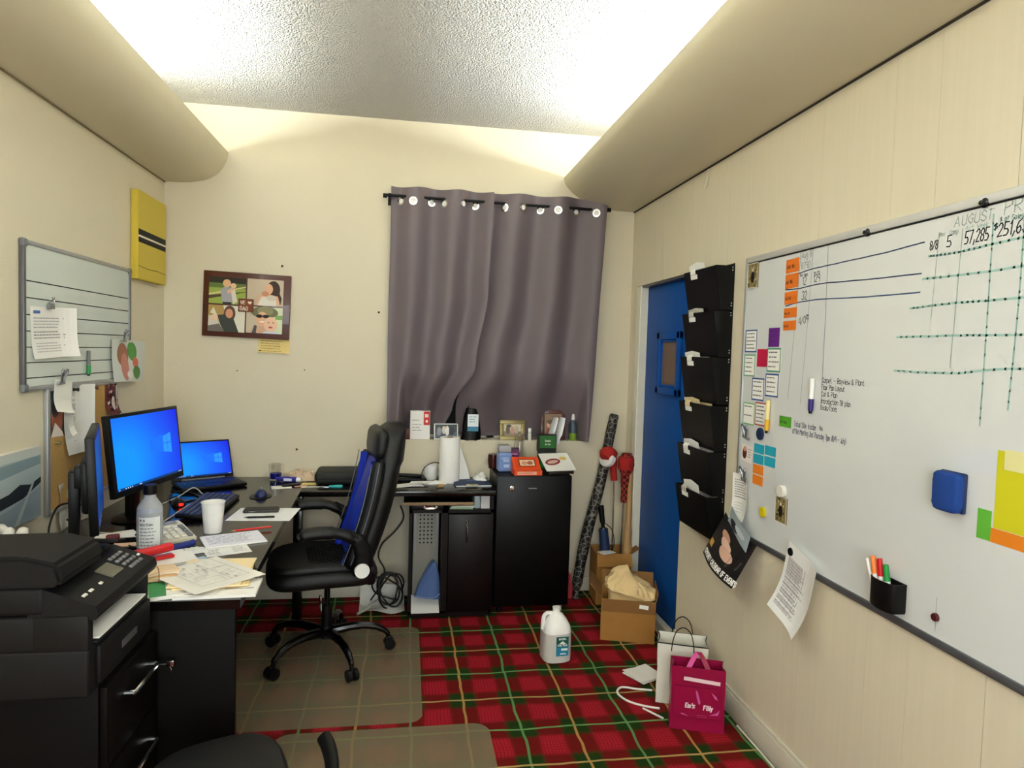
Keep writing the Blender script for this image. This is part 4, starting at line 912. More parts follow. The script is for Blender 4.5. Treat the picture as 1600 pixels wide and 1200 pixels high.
G1 = 'orange labels down the left of the sales table'
for k, (za, zb, t, lb_) in enumerate(((1.992, 1.939, 'Daily', 'topmost orange label beside the handwritten sales table'), (1.934, 1.879, 'Qual', 'orange label, second from the top beside the sales table'), (1.866, 1.818, 'Cal', 'orange label, third from the top beside the sales table'), (1.803, 1.765, 'Mon', 'fourth orange label from the top of the sales table'), (1.753, 1.716, 'Am', 'lowest orange label of the sales table column'))):
    note('orange_label', lb_, 2.433, 2.346, za, zb, '#d9701a', t+' list', 1, G1)
note('purple_note', 'plain purple sticky note on the large whiteboard', 2.537, 2.457, 1.729, 1.652, '#5a1a78', None, rows=3, inkc='#4a1466')
note('magenta_note', 'plain crimson sticky note between the green-edged cards', 2.62, 2.541, 1.643, 1.569, '#b5123f', None)
G2 = 'white cards with coloured borders on the large whiteboard'
for ya, yb, za, zb, c, n, lb_ in ((2.724, 2.626, 1.726, 1.629, '#1d4f8c', 5, 'white card with blue border, topmost in the left column'), (2.725, 2.632, 1.62, 1.525, '#5f9c78', 4, 'white card with green border left of the crimson note'), (2.54, 2.439, 1.647, 1.55, '#3c8a68', 4, 'white card with green border right of the crimson note'),
    (2.651, 2.552, 1.521, 1.426, '#1a3f86', 4, 'white card with blue border, left of the pair below the crimson note'), (2.545, 2.446, 1.543, 1.449, '#1a4a90', 4, 'white card with blue border, right of the pair below the crimson note'), (2.717, 2.619, 1.412, 1.316, '#6fae74', 2, 'white card with green border beside the red-edged card'), (2.615, 2.524, 1.42, 1.322, '#b04a44', 5, 'white card with red border beside the yellow marker')):
    note('bordered_card', lb_, ya, yb, za, zb, '#f1f0ea', None, 0, G2, border=c, rows=n, inkc='#5a5a62')
note('green_note', 'small bright green note left of the handwritten meeting line', 2.428, 2.347, 1.380, 1.338, '#55a02c', 'Gen Tasks', 0, inkc='#1f4a14')
G3 = 'block of small turquoise notes'
for ya, yb, za, zb, lb_ in ((2.61, 2.531, 1.245, 1.206, 'turquoise note, upper left of the block of four'), (2.524, 2.443, 1.248, 1.210, 'turquoise note, upper right of the block of four'), (2.612, 2.532, 1.201, 1.162, 'turquoise note, lower left of the block of four'), (2.525, 2.444, 1.204, 1.165, 'turquoise note, lower right of the block of four')): note('turquoise_note', lb_, ya, yb, za, zb, '#1b9cb4', None, 0, G3)
for za, zb, lb_ in ((1.157, 1.118, 'upper of two orange notes below the turquoise block'), (1.113, 1.073, 'lower of two orange notes below the turquoise block')): note('orange_note', lb_, 2.611, 2.53, za, zb, '#dd7a1c', None, 0, 'pair of orange notes')
note('yellow_sheet', 'large bright yellow sheet at the right edge of the whiteboard', 1.441, 1.13, 1.391, 1.195, '#c9c51c', None, rows=0, lift=.0008); 
note('green_slip', 'green slip beside the large yellow sheet', 1.489, 1.448, 1.234, 1.157, '#5fae38', None, lift=.0006); note('orange_slip', 'orange slip showing under the large yellow sheet', 1.4475, 1.2, 1.1935, 1.157, '#dd7f1c', None, lift=.0006)
p = Print(.07, .05, '#dcd79a', .0006); o = on_board(p.obj('tape_piece'), 1.385, 1.37, 0, .0022); tag(o, 'clear tape over the top of the yellow sheet', 'tape')
def picard(label, y0, y1, z0, z1, ang=0, base='#8a7c50', rim='#e2e0d4'):
    w_, h_ = y0-y1, z0-z1; p = Print(w_, h_, base, .001); r_ = random.Random(int(z0*100))
    for _ in range(26): p.ell(r_.uniform(-.42, .42)*w_, r_.uniform(-.42, .42)*h_, w_*.06, h_*.05, r_.choice(['#5a4a28', '#a89258', '#3a2f1c', '#c2b48a']), 8)
    p.ell(0, -h_*.05, w_*.16, h_*.24, '#1b1614').ell(0, h_*.22, w_*.08, h_*.07, '#d0c4b0'); p.frame(.003, rim); o = p.obj('picture_magnet', print_mat('photo_gloss', .35)); on_board(o, (y0+y1)/2, (z0+z1)/2, ang, .0014); return tag(o, label, 'magnet', 'small picture magnets')
picard('small picture magnet in the top left corner of the whiteboard', 2.725, 2.64, 2.012, 1.905); picard('small picture magnet under the cream round magnet', 2.424, 2.343, 1.064, .960)
def disc(label, y, z, r, m, h=.009):
    bm = nb(); add_lathe(bm, [(.001, 0), (r, 0), (r, h*.7), (r*.88, h), (.001, h)], 24); o = obj('round_magnet', bm, m); on_board(o, y, z, 0, .0001); return tag(o, label, 'magnet', 'round magnets')
disc('dark blue round magnet below the red-edged card', 2.563, 1.289, .026, 'navy'); disc('yellow round magnet above the calendar leaflet', 2.514, .971, .022, 'yellow_plastic'); disc('cream round magnet above the lower picture magnet', 2.378, 1.087, .024, 'off_white', .016); disc('dark red round magnet near the foot of the whiteboard', 1.601, .90, .0115, mat('maroon', '#4a1416', .4))
ink('marker_line', [[(1.603, .955), (1.603, .86)]], .0016, '#8a8a8a')
def wmarker(label, y, z, l, barrel, cap, capup=False):
    t = thing('marker', label, 'marker'); on_board(t, y, z, -2, 0); s = 1 if capup else -1
    bm = nb(); add_cyl(bm, (0, -s*l/2, .0095), (0, s*l*.08, .0095), .0085, n=14); obj('barrel', bm, barrel, t)
    bm = nb(); add_cyl(bm, (0, s*l*.08, .0095), (0, s*l*.42, .0095), .0095, .0085, 14); obj('cap', bm, cap, t)
    bm = nb(); add_cyl(bm, (0, s*l*.42, .0095), (0, s*l/2, .0095), .006, .0055, 12); obj('cap_tip', bm, 'black_plastic', t); return t
wmarker('white marker with purple cap clinging to the middle of the whiteboard', 2.213, 1.472, .128, 'white_plastic', 'purple_plastic'); wmarker('yellow marker beside the red-edged card', 2.503, 1.367, .135, mat('pale_yellow', '#e6d79a', .4), mat('deep_yellow', '#d9a91a', .4))
# magnetic clips and papers at the lower left of the board
for y, z, lb_ in ((2.66, 1.275, 'dark spring clip below the green-edged card at the board edge'), (2.66, 1.09, 'dark spring clip holding the receipt on the whiteboard')): on_board(magnet_clip(lb_), y, z, -10, .006)
p = Print(.09, .07, '#e4dcd4', .0008).ell(-.02, 0, .018, .026, '#5a2a20').ell(-.02, .018, .012, .012, '#c08a70').lines(.005, .02, .035, 4, .011, '#9a9490', .004); o = on_board(p.obj('small_photo_card'), 2.665, 1.19, -4, .002); tag(o, 'small photo card between the two spring clips', 'card')
p = Print(.125, .20, '#eae8e2', .0006, warp=lambda x, y: (x, y, .018*max(0, -y/.1)**2+.01*(x/.06)**2)); p.lines(-.05, .07, .1, 7, .0105, '#8d8b88', .004).rect(-.05, -.005, .1, .004, '#77757a').lines(-.045, -.03, .08, 4, .013, '#c9c6c0', .004)
o = on_board(p.obj('receipt'), 2.69, .995, 3, .004); tag(o, 'long white receipt hanging from a spring clip', 'paper')
# calendar leaflet poking out from the lower left corner
def cw(x, y): return x, y, .05+.045*(-y/.11)+.03*math.sin((x+.15)*9)
p = Print(.31, .20, '#14100f', .0012, warp=cw, back='#8d98a0'); p.poly([(-.15, .07), (-.05, .095), (.15, .095), (.15, .06), (.0, .055)], '#6a3526')
for x, y, rx, ry, a in ((-.03, .045, .05, .02, -.1), (.0, .02, .055, .022, -.15), (.03, -.01, .06, .03, -.1)): p.ell(x, y, rx, ry*.8, ['#c9a08c', '#b98a76', '#d4b09c'][int(rx*200) % 3], a=a)
p.poly([(.06, -.05), (.13, -.03), (.14, .01), (.07, .0)], '#3a3638').rect(-.145, -.045, .045, .028, '#c08f3a'); p.text('COMMUNITY CALENDAR OF EVENTS', -.145, -.088, .021, '#f4f2ee', .0042, adv=.75)
o = p.obj('calendar_leaflet', print_mat('photo_gloss', .35)); on_board(o, 2.69, .765, -12, .0); tag(o, 'black calendar of events leaflet poking out below the whiteboard', 'leaflet')
p = Print(.22, .10, '#9aa6ac', .001, warp=lambda x, y: (x, y, .03+.02*math.sin((x+.1)*10))).ell(-.03, .0, .05, .02, '#2b2f38').ell(.03, .01, .05, .015, '#c3ccd0'); o = on_board(p.obj('folded_flyer', print_mat('photo_gloss', .35)), 2.645, .86, -22, .0); tag(o, 'grey folded flyer tucked behind the calendar leaflet', 'flyer')
# hanging sheet with round black magnet
p = Print(.215, .28, '#ececea', .0007, warp=lambda x, y: (x, y, .012+.03*max(0, (-y+.02)/.14)**2+.02*max(0, x/.1)**2)); p.rect(-.09, -.115, .13, .20, '#c9c7c6')
for k in range(15): p.lines(-.086, .072-.0125*k, .122, 1, .01, '#a39ea2', .0042)
for x in (-.055, -.02, .01): p.rect(x, -.112, .0012, .19, '#7a767a')
o = on_board(p.obj('price_sheet'), 2.225, .755, -14, .004); tag(o, 'printed table sheet hanging off the lower edge of the whiteboard', 'paper'); disc('black round magnet holding the printed table sheet', 2.283, .876, .0165, 'black_plastic', .02)
# eraser and pen cup
er = thing('eraser', 'dark blue felt eraser stuck to the whiteboard', 'eraser'); on_board(er, 1.565, 1.26, 0, 0)
bm = nb(); add_box(bm, (0, 0, .006), (.084, .108, .011), None, .004); obj('magnet_back', bm, 'navy', er)
bm = nb(); n = 40; rings = []
for h, s in ((.011, .97), (.014, 1), (.03, 1), (.034, .96), (.036, .85)):
    rings.append([(.042*s*math.copysign(abs(math.cos(a))**.35, math.cos(a)), (.054+.0012*math.sin(a*0))*s*math.copysign(abs(math.sin(a))**.35, math.sin(a)), h) for a in [2*PI*k/n for k in range(n)]])
for r in rings:
    for i, q in enumerate(r): r[i] = (q[0]+.0012*math.sin(q[1]*330)*(1 if q[0] > 0 else -1), q[1], q[2])
loft(bm, rings); obj('felt_pad', bm, 'blue_eraser', er, ang=50)
pcup = thing('pen_cup', 'black magnetic pen cup on the lower part of the whiteboard', 'pen cup', (SX-.001, 1.765, .862))
def dring(s, z, ins=0):
    P = []
    for k in range(17): a = PI/2+PI*k/16; P.append((-(.032-ins)*s*abs(math.cos(a))**.6-.022*s, (.052-ins)*s*math.sin(a), z))
    return P+[(-ins, -(.052-ins)*s, z), (-ins, (.052-ins)*s, z)]
bm = nb(); loft(bm, [dring(.95, 0), dring(1, .006), dring(1, .088), dring(1, .088, .003), dring(.97, .01, .003)]); obj('cup', bm, 'black_plastic', pcup, ang=50)
for y, dy, l, b, c, lb_ in ((.035, .035, .12, 'white_plastic', 'white_plastic', 'slim white pen leaning left in the pen cup'), (.022, .022, .135, 'white_plastic', mat('orange_cap', '#e8833a', .4), 'white marker with orange cap in the pen cup'), (.002, .014, .135, 'white_plastic', 'red_plastic', 'white marker with red cap in the pen cup'), (-.022, .01, .125, 'white_plastic', 'green_marker', 'white marker with green cap in the pen cup')):
    t = thing('marker', lb_, 'marker', (SX-.03, 1.765+y, .874), 0, 'markers in the pen cup'); d = Vector((-.012, dy, l)); r = .0085 if l > .12 else .005
    bm = nb(); add_cyl(bm, (0, 0, 0), d*.62, r, n=12); obj('barrel', bm, b, t); bm = nb(); add_cyl(bm, d*.62, d, r*1.1, r*.9, 12); obj('cap', bm, c, t)
# ================================================================ wall file rack
rk = thing('wall_file_rack', 'black six-pocket file rack screwed to the wall beside the blue door', 'file rack', (XR, 3.05, .75))
FY0, FY1 = -.175, .18
TOPS = [2.025, 1.817, 1.602, 1.378, 1.163, .952]; BOT = [1.822, 1.605, 1.385, 1.168, .955, .752]
for i, (zt, zb_) in enumerate(zip(TOPS, BOT)):
    zt -= .75; zb_ -= .75; bm = nb(); t = .003
    box2(bm, (-.004, FY0, zb_), (0, FY1, zt+.012))
    add_sheet(bm, lambda u, v: (-.060-.032*u, FY0+(FY1-FY0)*v, zb_+(zt-zb_)*u), 1, 1, t); add_sheet(bm, lambda u, v: (-.002-.058*u, FY0+(FY1-FY0)*v, zb_+.001), 1, 1, t)
    for y in (FY0, FY1): add_prism(bm, [(0, zb_), (-.060, zb_), (-.092, zt), (0, zt)], y-t/2, y+t/2, Matrix(((1, 0, 0, 0), (0, 0, 1, 0), (0, 1, 0, 0), (0, 0, 0, 1))))
    pk = obj('pocket', bm, 'black_gloss', rk, smooth=False)
    bm = nb(); add_box(bm, (-.0915, .062, zt-.032), (.002, .07, .022), Matrix.Rotation(-.14, 3, 'Y')); obj('label_tab', bm, 'paper_white', pk, smooth=False)
    for z_ in (zb_+.02, zt-.02):
        for q in (0, .012):
            bm = nb(); add_cyl(bm, (-.012-q*.0, FY0-.004, z_+q), (-.012, FY0, z_+q), .003, n=8); obj('rivet', bm, 'chrome', pk)
PPR = [[('white', .07, .03)], [('grey', .06, .012)], [('white', .08, .016), ('white', .03, .012)], [('manila', .06, .012), ('manila', -.02, .03), ('white', .11, .01)], [('white', .05, .02), ('white', .09, .03), ('white', -.01, .012)], [('white', .03, .03), ('grey', .06, .012), ('white', .10, .035), ('white', -.02, .01)]]
ORD = ['top', 'second', 'third', 'fourth', 'fifth', 'lowest']
mat('manila', '#e2cf9f', .8); mat('paper_grey', '#bdbbae', .8)
for i, ls in enumerate(PPR):
    for j, (c, y, up) in enumerate(ls):
        zt = TOPS[i]; w_ = .17+.03*j; xo = XR-.075+.016*j; bm = nb()
        def f(u, v, y=y, w_=w_, zt=zt, xo=xo, up=up): return (xo+.028-.030*u, 3.05+y-w_/2+w_*v, zt-.15+(.15+(up+.014)*(1-.6*abs(v-.5)))*u)
        add_sheet(bm, f, 4, 4, .0015); o = obj('file_paper', bm, {'white': 'paper_white', 'grey': 'paper_grey', 'manila': 'manila'}[c], smooth=False)
        nm = {'white': 'white papers', 'grey': 'grey folder', 'manila': 'manila folder'}[c]; dist = ['front', 'middle', 'rear', 'rearmost'][j] if len(ls) > 1 else 'only'
        tag(o, f'{nm} standing in the {ORD[i]} pocket of the file rack, {dist} sheet', 'paper', 'papers in the wall file rack')
    # folded tab hanging over the pocket front
    bm = nb(); zt = TOPS[i]; add_sheet(bm, lambda u, v: (XR-.0945-.002*math.sin(u*PI)+.010*max(0, u-.72)*3+.004*u*0, 3.05+.04+.055*v, zt-.020+.03*u), 6, 2, .001)
    tag(obj('tab_sheet', bm, {3: 'manila', 1: 'paper_grey', 5: 'paper_grey'}.get(i, 'paper_white'), smooth=False), f'folded tab hanging over the front of the {ORD[i]} file rack pocket', 'paper', 'tabs on the wall file rack')
# ================================================================ mini fridge
fg = thing('mini_fridge', 'black mini fridge at the end of the back desk', 'fridge', (.782, 4.1, 0))
bm = nb(); box2(bm, (-.232, -.125, .03), (.235, .185, .852), .006); obj('cabinet', bm, 'black_plastic', fg)
bm = nb(); box2(bm, (-.232, -.168, .045), (.235, -.128, .852), .008); fd_ = obj('door', bm, 'black_gloss', fg)
bm = nb(); add_lathe(bm, [(.001, 0), (.013, 0), (.013, .004), (.009, .005), (.001, .005)], 20); bmesh.ops.transform(bm, matrix=Matrix.Translation((-.138, -.168, .775)) @ Matrix.Rotation(PI/2, 4, 'X') @ Matrix.Scale(1.3, 4, (0, 1, 0)), verts=bm.verts); obj('lock', bm, 'chrome', fd_)
bm = nb(); box2(bm, (-.035, -.1695, .772), (.015, -.168, .779)); obj('nameplate', bm, 'steel_grey', fd_, smooth=False)
for x in (-.19, .19):
    for y in (-.12, .15):
        bm = nb(); add_cyl(bm, (x, y, .0005), (x, y, .031), .016, n=12); obj('foot', bm, 'white_plastic' if (x > 0 and y < 0) else 'black_plastic', fg)
FT = .8525   # top of the fridge
def printed_box(name, label, cat, c, s, rz, side, faces, m=None, group=None, tilt=None):
    """a carton: a body plus printed faces; faces = {'front'|'top': Print}"""
    t = thing(name, label, cat, c, rz, group); bm = nb(); add_box(bm, (0, 0, s[2]/2), s, None, .0015, 1); obj('carton', bm, m or mat('carton_'+side, side, .45), t)
    for k, p in faces.items():
        o = p.obj(k+'_print', print_mat('photo_gloss', .35), t)
        if k == 'front': mm = FR['B'].to_4x4(); mm.translation = (0, -s[1]/2-.0011, s[2]/2)
        else: mm = Matrix.Identity(4); mm.translation = (0, 0, s[2]+.0011)
        o.matrix_local = mm
    return t
# boxes and tubs on the fridge
p = Print(.104, .10, '#2d7a2a', .001).ctext('Snack', -.005, .008, .013, '#e8f2dc', .002).ctext('bar box', -.005, -.012, .009, '#e8f2dc', .0016).rect(-.052, -.05, .104, .012, '#10240f').rect(.034, -.036, .016, .08, '#5faa2c')
printed_box('snack_box', 'green snack box, lower of the two stacked on the fridge', 'box', (.905, 4.17, FT), (.112, .07, .112), .05, '#11240f', {'front': p}, group='green snack boxes')
p = Print(.104, .10, '#27632a', .001).ctext('Snack', 0, .012, .013, '#e8f2dc', .002).ctext('bar box', 0, -.008, .009, '#e8f2dc', .0016).rect(-.052, -.05, .104, .022, '#0c120c')
printed_box('snack_box', 'green snack box with black edges, upper of the two on the fridge', 'box', (.90, 4.17, FT+.1125), (.115, .07, .112), .02, '#0f160e', {'front': p}, group='green snack boxes')
p = Print(.03, .06, '#3f7a46', .001).rect(-.01, -.02, .02, .04, '#8fb08a'); printed_box('slim_box', 'slim green box behind the orange picture box on the fridge', 'box', (.828, 4.19, FT), (.035, .03, .07), -.2, '#2f6a3c', {'front': p})
tb = thing('blue_tub', 'pale blue plastic tub of wipes on the fridge', 'tub', (.615, 4.10, FT), .1)
bm = nb(); add_box(bm, (0, 0, .06), (.085, .08, .12), None, .012, 3); obj('tub', bm, mat('pale_blue', '#7d93c4', .3), tb); bm = nb(); add_box(bm, (0, 0, .142), (.08, .075, .045), None, .012, 3); obj('lid', bm, mat('clear_lid', '#d2d4dc', .15, trans=.5), tb)
p = Print(.07, .085, '#6f8fc8', .001).text('Blue', -.012, .002, .018, '#c8d8f0', .003).rect(-.025, .018, .05, .012, '#9db4dc').rect(-.01, -.035, .035, .02, '#a8c0e4'); o = p.obj('front_print', None, tb); mm = FR['B'].to_4x4(); mm.translation = (0, -.0415, .062); o.matrix_local = mm
p = Print(.058, .10, '#6a1a58', .001).text('Rose', -.02, .0, .018, '#d8a8d0', .003).rect(-.02, .028, .04, .008, '#c08ab8').rect(-.022, -.042, .044, .02, '#2a2058'); printed_box('purple_box', 'purple carton beside the blue tub on the fridge', 'box', (.69, 4.17, FT), (.062, .05, .135), -.1, '#4d1340', {'front': p})
vs = thing('glass_vase', 'tall clear glass vase behind the purple carton on the fridge', 'vase', (.735, 4.235, FT)); bm = nb()
add_lathe(bm, [(.001, .001), (.034, .001), (.036, .01), (.042, .06), (.036, .14), (.026, .2), (.03, .215), (.027, .215), (.023, .2), (.033, .14), (.038, .06), (.032, .014), (.001, .012)], 28); obj('vessel', bm, 'glass', vs)
bm = nb(); add_lathe(bm, [(.001, 0), (.04, 0), (.05, .05), (.046, .09), (.042, .09), (.001, .088)], 28, (.56, 4.2, FT), .7, .7); tag(obj('brown_jar', bm, mat('dark_red', '#3a120c', .25)), 'dark red-brown jar at the left end of the fridge top', 'jar')
op = thing('picture_box', 'orange picture box with a sloping front lying on the fridge', 'box', (.742, 4.0, FT), .06); bm = nb()
add_prism(bm, [(-.062, .0005), (-.062, .03), (-.03, .034), (.055, .095), (.062, .092), (.062, .0005)], -.085, .085, Matrix(((0, 0, 1, 0), (1, 0, 0, 0), (0, 1, 0, 0), (0, 0, 0, 1)))); obj('carton', bm, 'orange_card', op, smooth=False)
p = Print(.15, .09, '#d9481a', .0008).rect(-.05, -.03, .105, .062, '#6a2414').rect(-.044, -.024, .093, .05, '#e4c9a4').ell(-.015, .0, .02, .015, '#c08a70').ell(.02, .0, .018, .016, '#a8604c').lines(-.04, -.018, .08, 1, .01, '#b08a6a', .004)
o = p.obj('picture', print_mat('photo_gloss', .35), op); o.matrix_local = Matrix.Translation((.004, .0125, .0655)) @ Matrix.Rotation(math.atan2(.061, .085), 4, 'X')
o = Print(.12, .018, '#e8a890', .001).lines(-.05, -.002, .1, 1, .01, '#c86a50', .005).obj('front_print', None, op); mm = FR['B'].to_4x4(); mm.translation = (-.01, -.0632, .015); o.matrix_local = mm
p = Print(.20, .17, '#f1efe6', .004).ell(-.03, .0, .055, .03, '#8a1f1c', a=.25).ell(-.03, .0, .04, .016, '#d8b8a8', a=.25).ell(.05, .03, .025, .016, '#e0c060'); o = p.obj('takeout_lid', print_mat('photo_gloss', .35)); place(o, 'T', (.945, 4.045, FT+.068), .2, .52); tag(o, 'white printed takeout lid on top of the fridge', 'lid')
bm = nb(); add_box(bm, (.945, 4.05, FT+.010), (.17, .15, .018), .2, .002); tag(obj('magazine_pile', bm, mat('dark_cover', '#241c18', .4)), 'dark magazine under the white takeout lid', 'magazine')
# ================================================================ window sill
SZ = NZ0+.0005
def leaning_frame(label, x, y, w_, h_, m, inner, rz=0, border=.016, lean=.16, th=.012):
    t = thing('standing_frame', label, 'picture frame', (x, y, SZ), rz, 'framed photos on the window sill'); Tm = Matrix.Rotation(-lean, 4, 'X') @ Matrix.Translation((0, 0, h_/2))
    bm = nb()
    for a, b in (((-w_/2, -h_/2), (w_/2, -h_/2+border)), ((-w_/2, h_/2-border), (w_/2, h_/2)), ((-w_/2, -h_/2+border), (-w_/2+border, h_/2-border)), ((w_/2-border, -h_/2+border), (w_/2, h_/2-border))): box2(bm, (a[0], -th/2, a[1]), (b[0], th/2, b[1]), .002)
    bmesh.ops.transform(bm, matrix=Tm, verts=bm.verts); obj('frame', bm, m, t)
    o = inner.obj('photograph', print_mat('photo_gloss', .35), t); o.matrix_local = Tm @ FR['B'].to_4x4()
    bm = nb(); box2(bm, (-w_/2+.004, th/2-.003, -h_/2+.004), (w_/2-.004, th/2, h_/2-.004)); bmesh.ops.transform(bm, matrix=Tm, verts=bm.verts); obj('backing', bm, 'kraft_dark', t, smooth=False)
    bm = nb(); add_box(bm, (0, .035, h_*.33), (.02, .003, h_*.72), Matrix.Rotation(.42, 3, 'X')); obj('easel_strut', bm, 'kraft_dark', t, smooth=False); return t
leaning_frame('white-framed group photo standing at the left of the window sill', .262, 4.315, .158, .104, 'white_plastic', photo(.146, .092, [('r', -.5, -.5, 1, .45, '#55606a'), ('e', -.3, .0, .1, .3, '#8f8f98'), ('e', -.1, .1, .08, .28, '#c8c4bc'), ('e', .05, .05, .09, .35, '#e0dcd6'), ('e', .25, .05, .12, .3, '#2e3440'), ('e', .0, .3, .05, .08, SK)], '#3f4a48'), .05, .007)
leaning_frame('brass-framed group photo in the middle of the window sill', .70, 4.315, .168, .132, 'brass', photo(.12, .085, [('r', -.5, -.5, 1, .4, '#8a7a68'), ('e', -.25, .0, .12, .3, '#5a4a40'), ('e', 0, .0, .1, .3, '#c08a78'), ('e', .22, .02, .12, .32, '#b0a894'), ('e', -.2, .3, .15, .12, '#4a4a38')], '#cfc3a4'), 0, .026)
leaning_frame('dark-framed portrait at the right of the window sill', .98, 4.34, .165, .20, 'mahogany', photo(.12, .15, [('e', -.18, .02, .16, .17, SK), ('e', .2, .02, .16, .17, '#c4a088'), ('e', -.18, .14, .17, .1, '#6a5038'), ('p', [(-.4, -.5), (-.3, -.15), (.0, -.2), (.02, -.5)], '#a03a30'), ('p', [(.05, -.5), (.1, -.2), (.35, -.2), (.4, -.5)], '#d8d4cc')], '#8a7058'), -.05, .024)
p = Print(.125, .178, '#efece8', .001).rect(.022, -.0, .04, .089, '#c8201f').rect(.03, .05, .022, .022, '#f0d8d0').ell(.042, .025, .008, .01, '#f0d8d0').lines(-.05, .03, .05, 1, .02, '#8a8a8a', .005).lines(-.05, -.0, .06, 3, .018, '#a8a8a8', .006)
printed_box('white_red_box', 'white carton with a red corner standing on the window sill', 'box', (.092, 4.335, SZ), (.128, .045, .185), .05, '#e9e6e0', {'front': p})
bm = nb(); add_box(bm, (-.004, 4.318, SZ+.036), (.06, .032, .072), .05, .004); tag(obj('wooden_block', bm, 'mahogany'), 'small reddish wooden box at the left end of the window sill', 'box')
hb = thing('black_bag', 'black bag with a blue and white label between the curtains', 'bag', (.425, 4.32, SZ)); bm = nb(); rings = []
for i in range(9):
    t = i/8; s = 1-.45*t**2; rings.append([((.062*s*math.cos(a))*(1+.08*math.sin(a*5+t*6)), .032*s*math.sin(a), .205*t+.004*math.sin(a*7)) for a in [2*PI*k/28 for k in range(28)]])
loft(bm, rings); obj('bag_body', bm, 'black_gloss', hb, ang=60)
bm = nb(); add_tube(bm, [(-.02, 0, .20), (-.018, .0, .235), (.0, 0, .25), (.018, 0, .235), (.02, 0, .2)], .004, 7, sub=4); obj('handle_loop', bm, 'black_plastic', hb)
p = Print(.07, .11, '#e8eef0', .0008).rect(-.035, -.055, .07, .03, '#3f7f9c').lines(-.025, .035, .05, 3, .016, '#7fb0c4', .006); o = p.obj('label_card', None, hb); mm = FR['B'].to_4x4(); mm.translation = (.008, -.036, .115); o.matrix_local = mm
sb_ = thing('spray_bottle', 'small spray bottle with green contents at the right end of the sill', 'bottle', (1.112, 4.328, SZ)); bm = nb(); add_lathe(bm, [(.001, 0), (.024, 0), (.026, .008), (.026, .05), (.001, .05)], 20); obj('lower_body', bm, mat('green_label', '#7a9a30', .3), sb_)
bm = nb(); add_lathe(bm, [(.001, .05), (.0262, .05), (.026, .105), (.02, .128), (.012, .138), (.001, .138)], 20); obj('upper_body', bm, mat('slate_label', '#3c4a58', .3), sb_); bm = nb(); add_lathe(bm, [(.001, .138), (.011, .138), (.012, .15), (.008, .175), (.001, .18)], 16); obj('spray_cap', bm, 'white_plastic', sb_)
wb2 = thing('small_bottle', 'tiny white bottle beside the brass frame on the sill', 'bottle', (.815, 4.315, SZ)); bm = nb(); add_lathe(bm, [(.001, 0), (.012, 0), (.012, .045), (.006, .053), (.001, .053)], 14); obj('body', bm, 'off_white', wb2); bm = nb(); add_lathe(bm, [(.001, .053), (.011, .053), (.012, .08), (.001, .081)], 14); obj('cap', bm, 'white_plastic', wb2)
for k, (x0, x1, lb_) in enumerate(((.93, .985, 'left of two silver wrapper sleeves leaning behind the snack boxes'), (.985, 1.03, 'right of two silver wrapper sleeves leaning behind the snack boxes'))):
    bm = nb(); add_tube(bm, [(x0, 4.25, 1.0), ((x0+x1)/2, 4.272, 1.09), (x1, 4.285, 1.175)], [.014, .022, .022, .018], 10, sub=4, sect=(1.2, .35)); tag(obj('wrapper_sleeve', bm, mat('silver_wrap', '#c8cacc', .3, metal=.2), ang=60), lb_, 'wrapper', 'silver wrapper sleeves')
for k, (x, w_, lb_) in enumerate(((.47, .05, 'scrap of white paper on the sill right of the black bag'), (.585, .10, 'longer scrap of white paper on the sill left of the brass frame'), (1.07, .04, 'scrap of white paper on the sill beside the spray bottle'))):
    bm = nb(); add_sheet(bm, lambda u, v: (x-w_/2+w_*u, 4.305+.03*v, SZ+.001+.006*math.sin(u*5+k)*math.sin(u*PI)**2), 8, 3, .001); tag(obj('paper_scrap', bm, 'paper_white'), lb_, 'paper', 'paper scraps on the window sill')
# ================================================================ back desk clutter
def crumple(name, label, cat, c, w_, d_, h_, m, seed, group=None, rz=0):
    def f(u, v):
        x, y = (u-.5)*w_, (v-.5)*d_; e = max(0, 1-(2*u-1)**4)*max(0, 1-(2*v-1)**4)
        n_ = noise.noise(Vector((u*4+seed, v*4, seed*.7)))+.5*noise.noise(Vector((u*9+seed, v*9, 2)))
        return (x+.08*w_*n_, y+.08*d_*noise.noise(Vector((u*5, v*5+seed, 4))), .0015+h_*max(0, e*(.35+.65*abs(n_))))
    bm = nb(); add_sheet(bm, f, 18, 18, .001); o = obj(name, bm, m, None, True, 25, c, rz); return tag(o, label, cat, group)
pt_ = thing('paper_towel_roll', 'white paper towel roll standing on the back desk', 'paper towel', (.275, 4.12, DT)); bm = nb()
add_lathe(bm, [(.02, .0005), (.062, .0005), (.063, .004), (.063, .276), (.061, .279), (.02, .279), (.02, .0005)], 40); obj('roll', bm, 'tissue_white', pt_)
bm = nb(); add_lathe(bm, [(.017, .001), (.0205, .001), (.0205, .281), (.017, .281), (.017, .001)], 24); obj('core', bm, 'kraft_dark', pt_)
bm = nb(); add_sheet(bm, lambda u, v: (.062+.075*u*(1-v)**1.2+.004*math.sin(v*6), .02+.035*u*(1-v)-.01*u, .004+.27*v*(1-.25*u*0)), 8, 12, .001); obj('loose_sheet', bm, 'tissue_white', pt_)
mg = thing('mug', 'white mug beside the paper towel roll', 'mug', (.165, 4.21, DT), .3); bm = nb(); add_lathe(bm, [(.001, 0), (.036, 0), (.04, .01), (.041, .088), (.038, .088), (.036, .012), (.001, .01)], 28); obj('cup', bm, 'white_plastic', mg)
bm = nb(); add_tube(bm, [(.04, 0, .07), (.065, 0, .065), (.066, 0, .035), (.04, 0, .025)], .005, 8, sub=5); obj('handle', bm, 'white_plastic', mg)
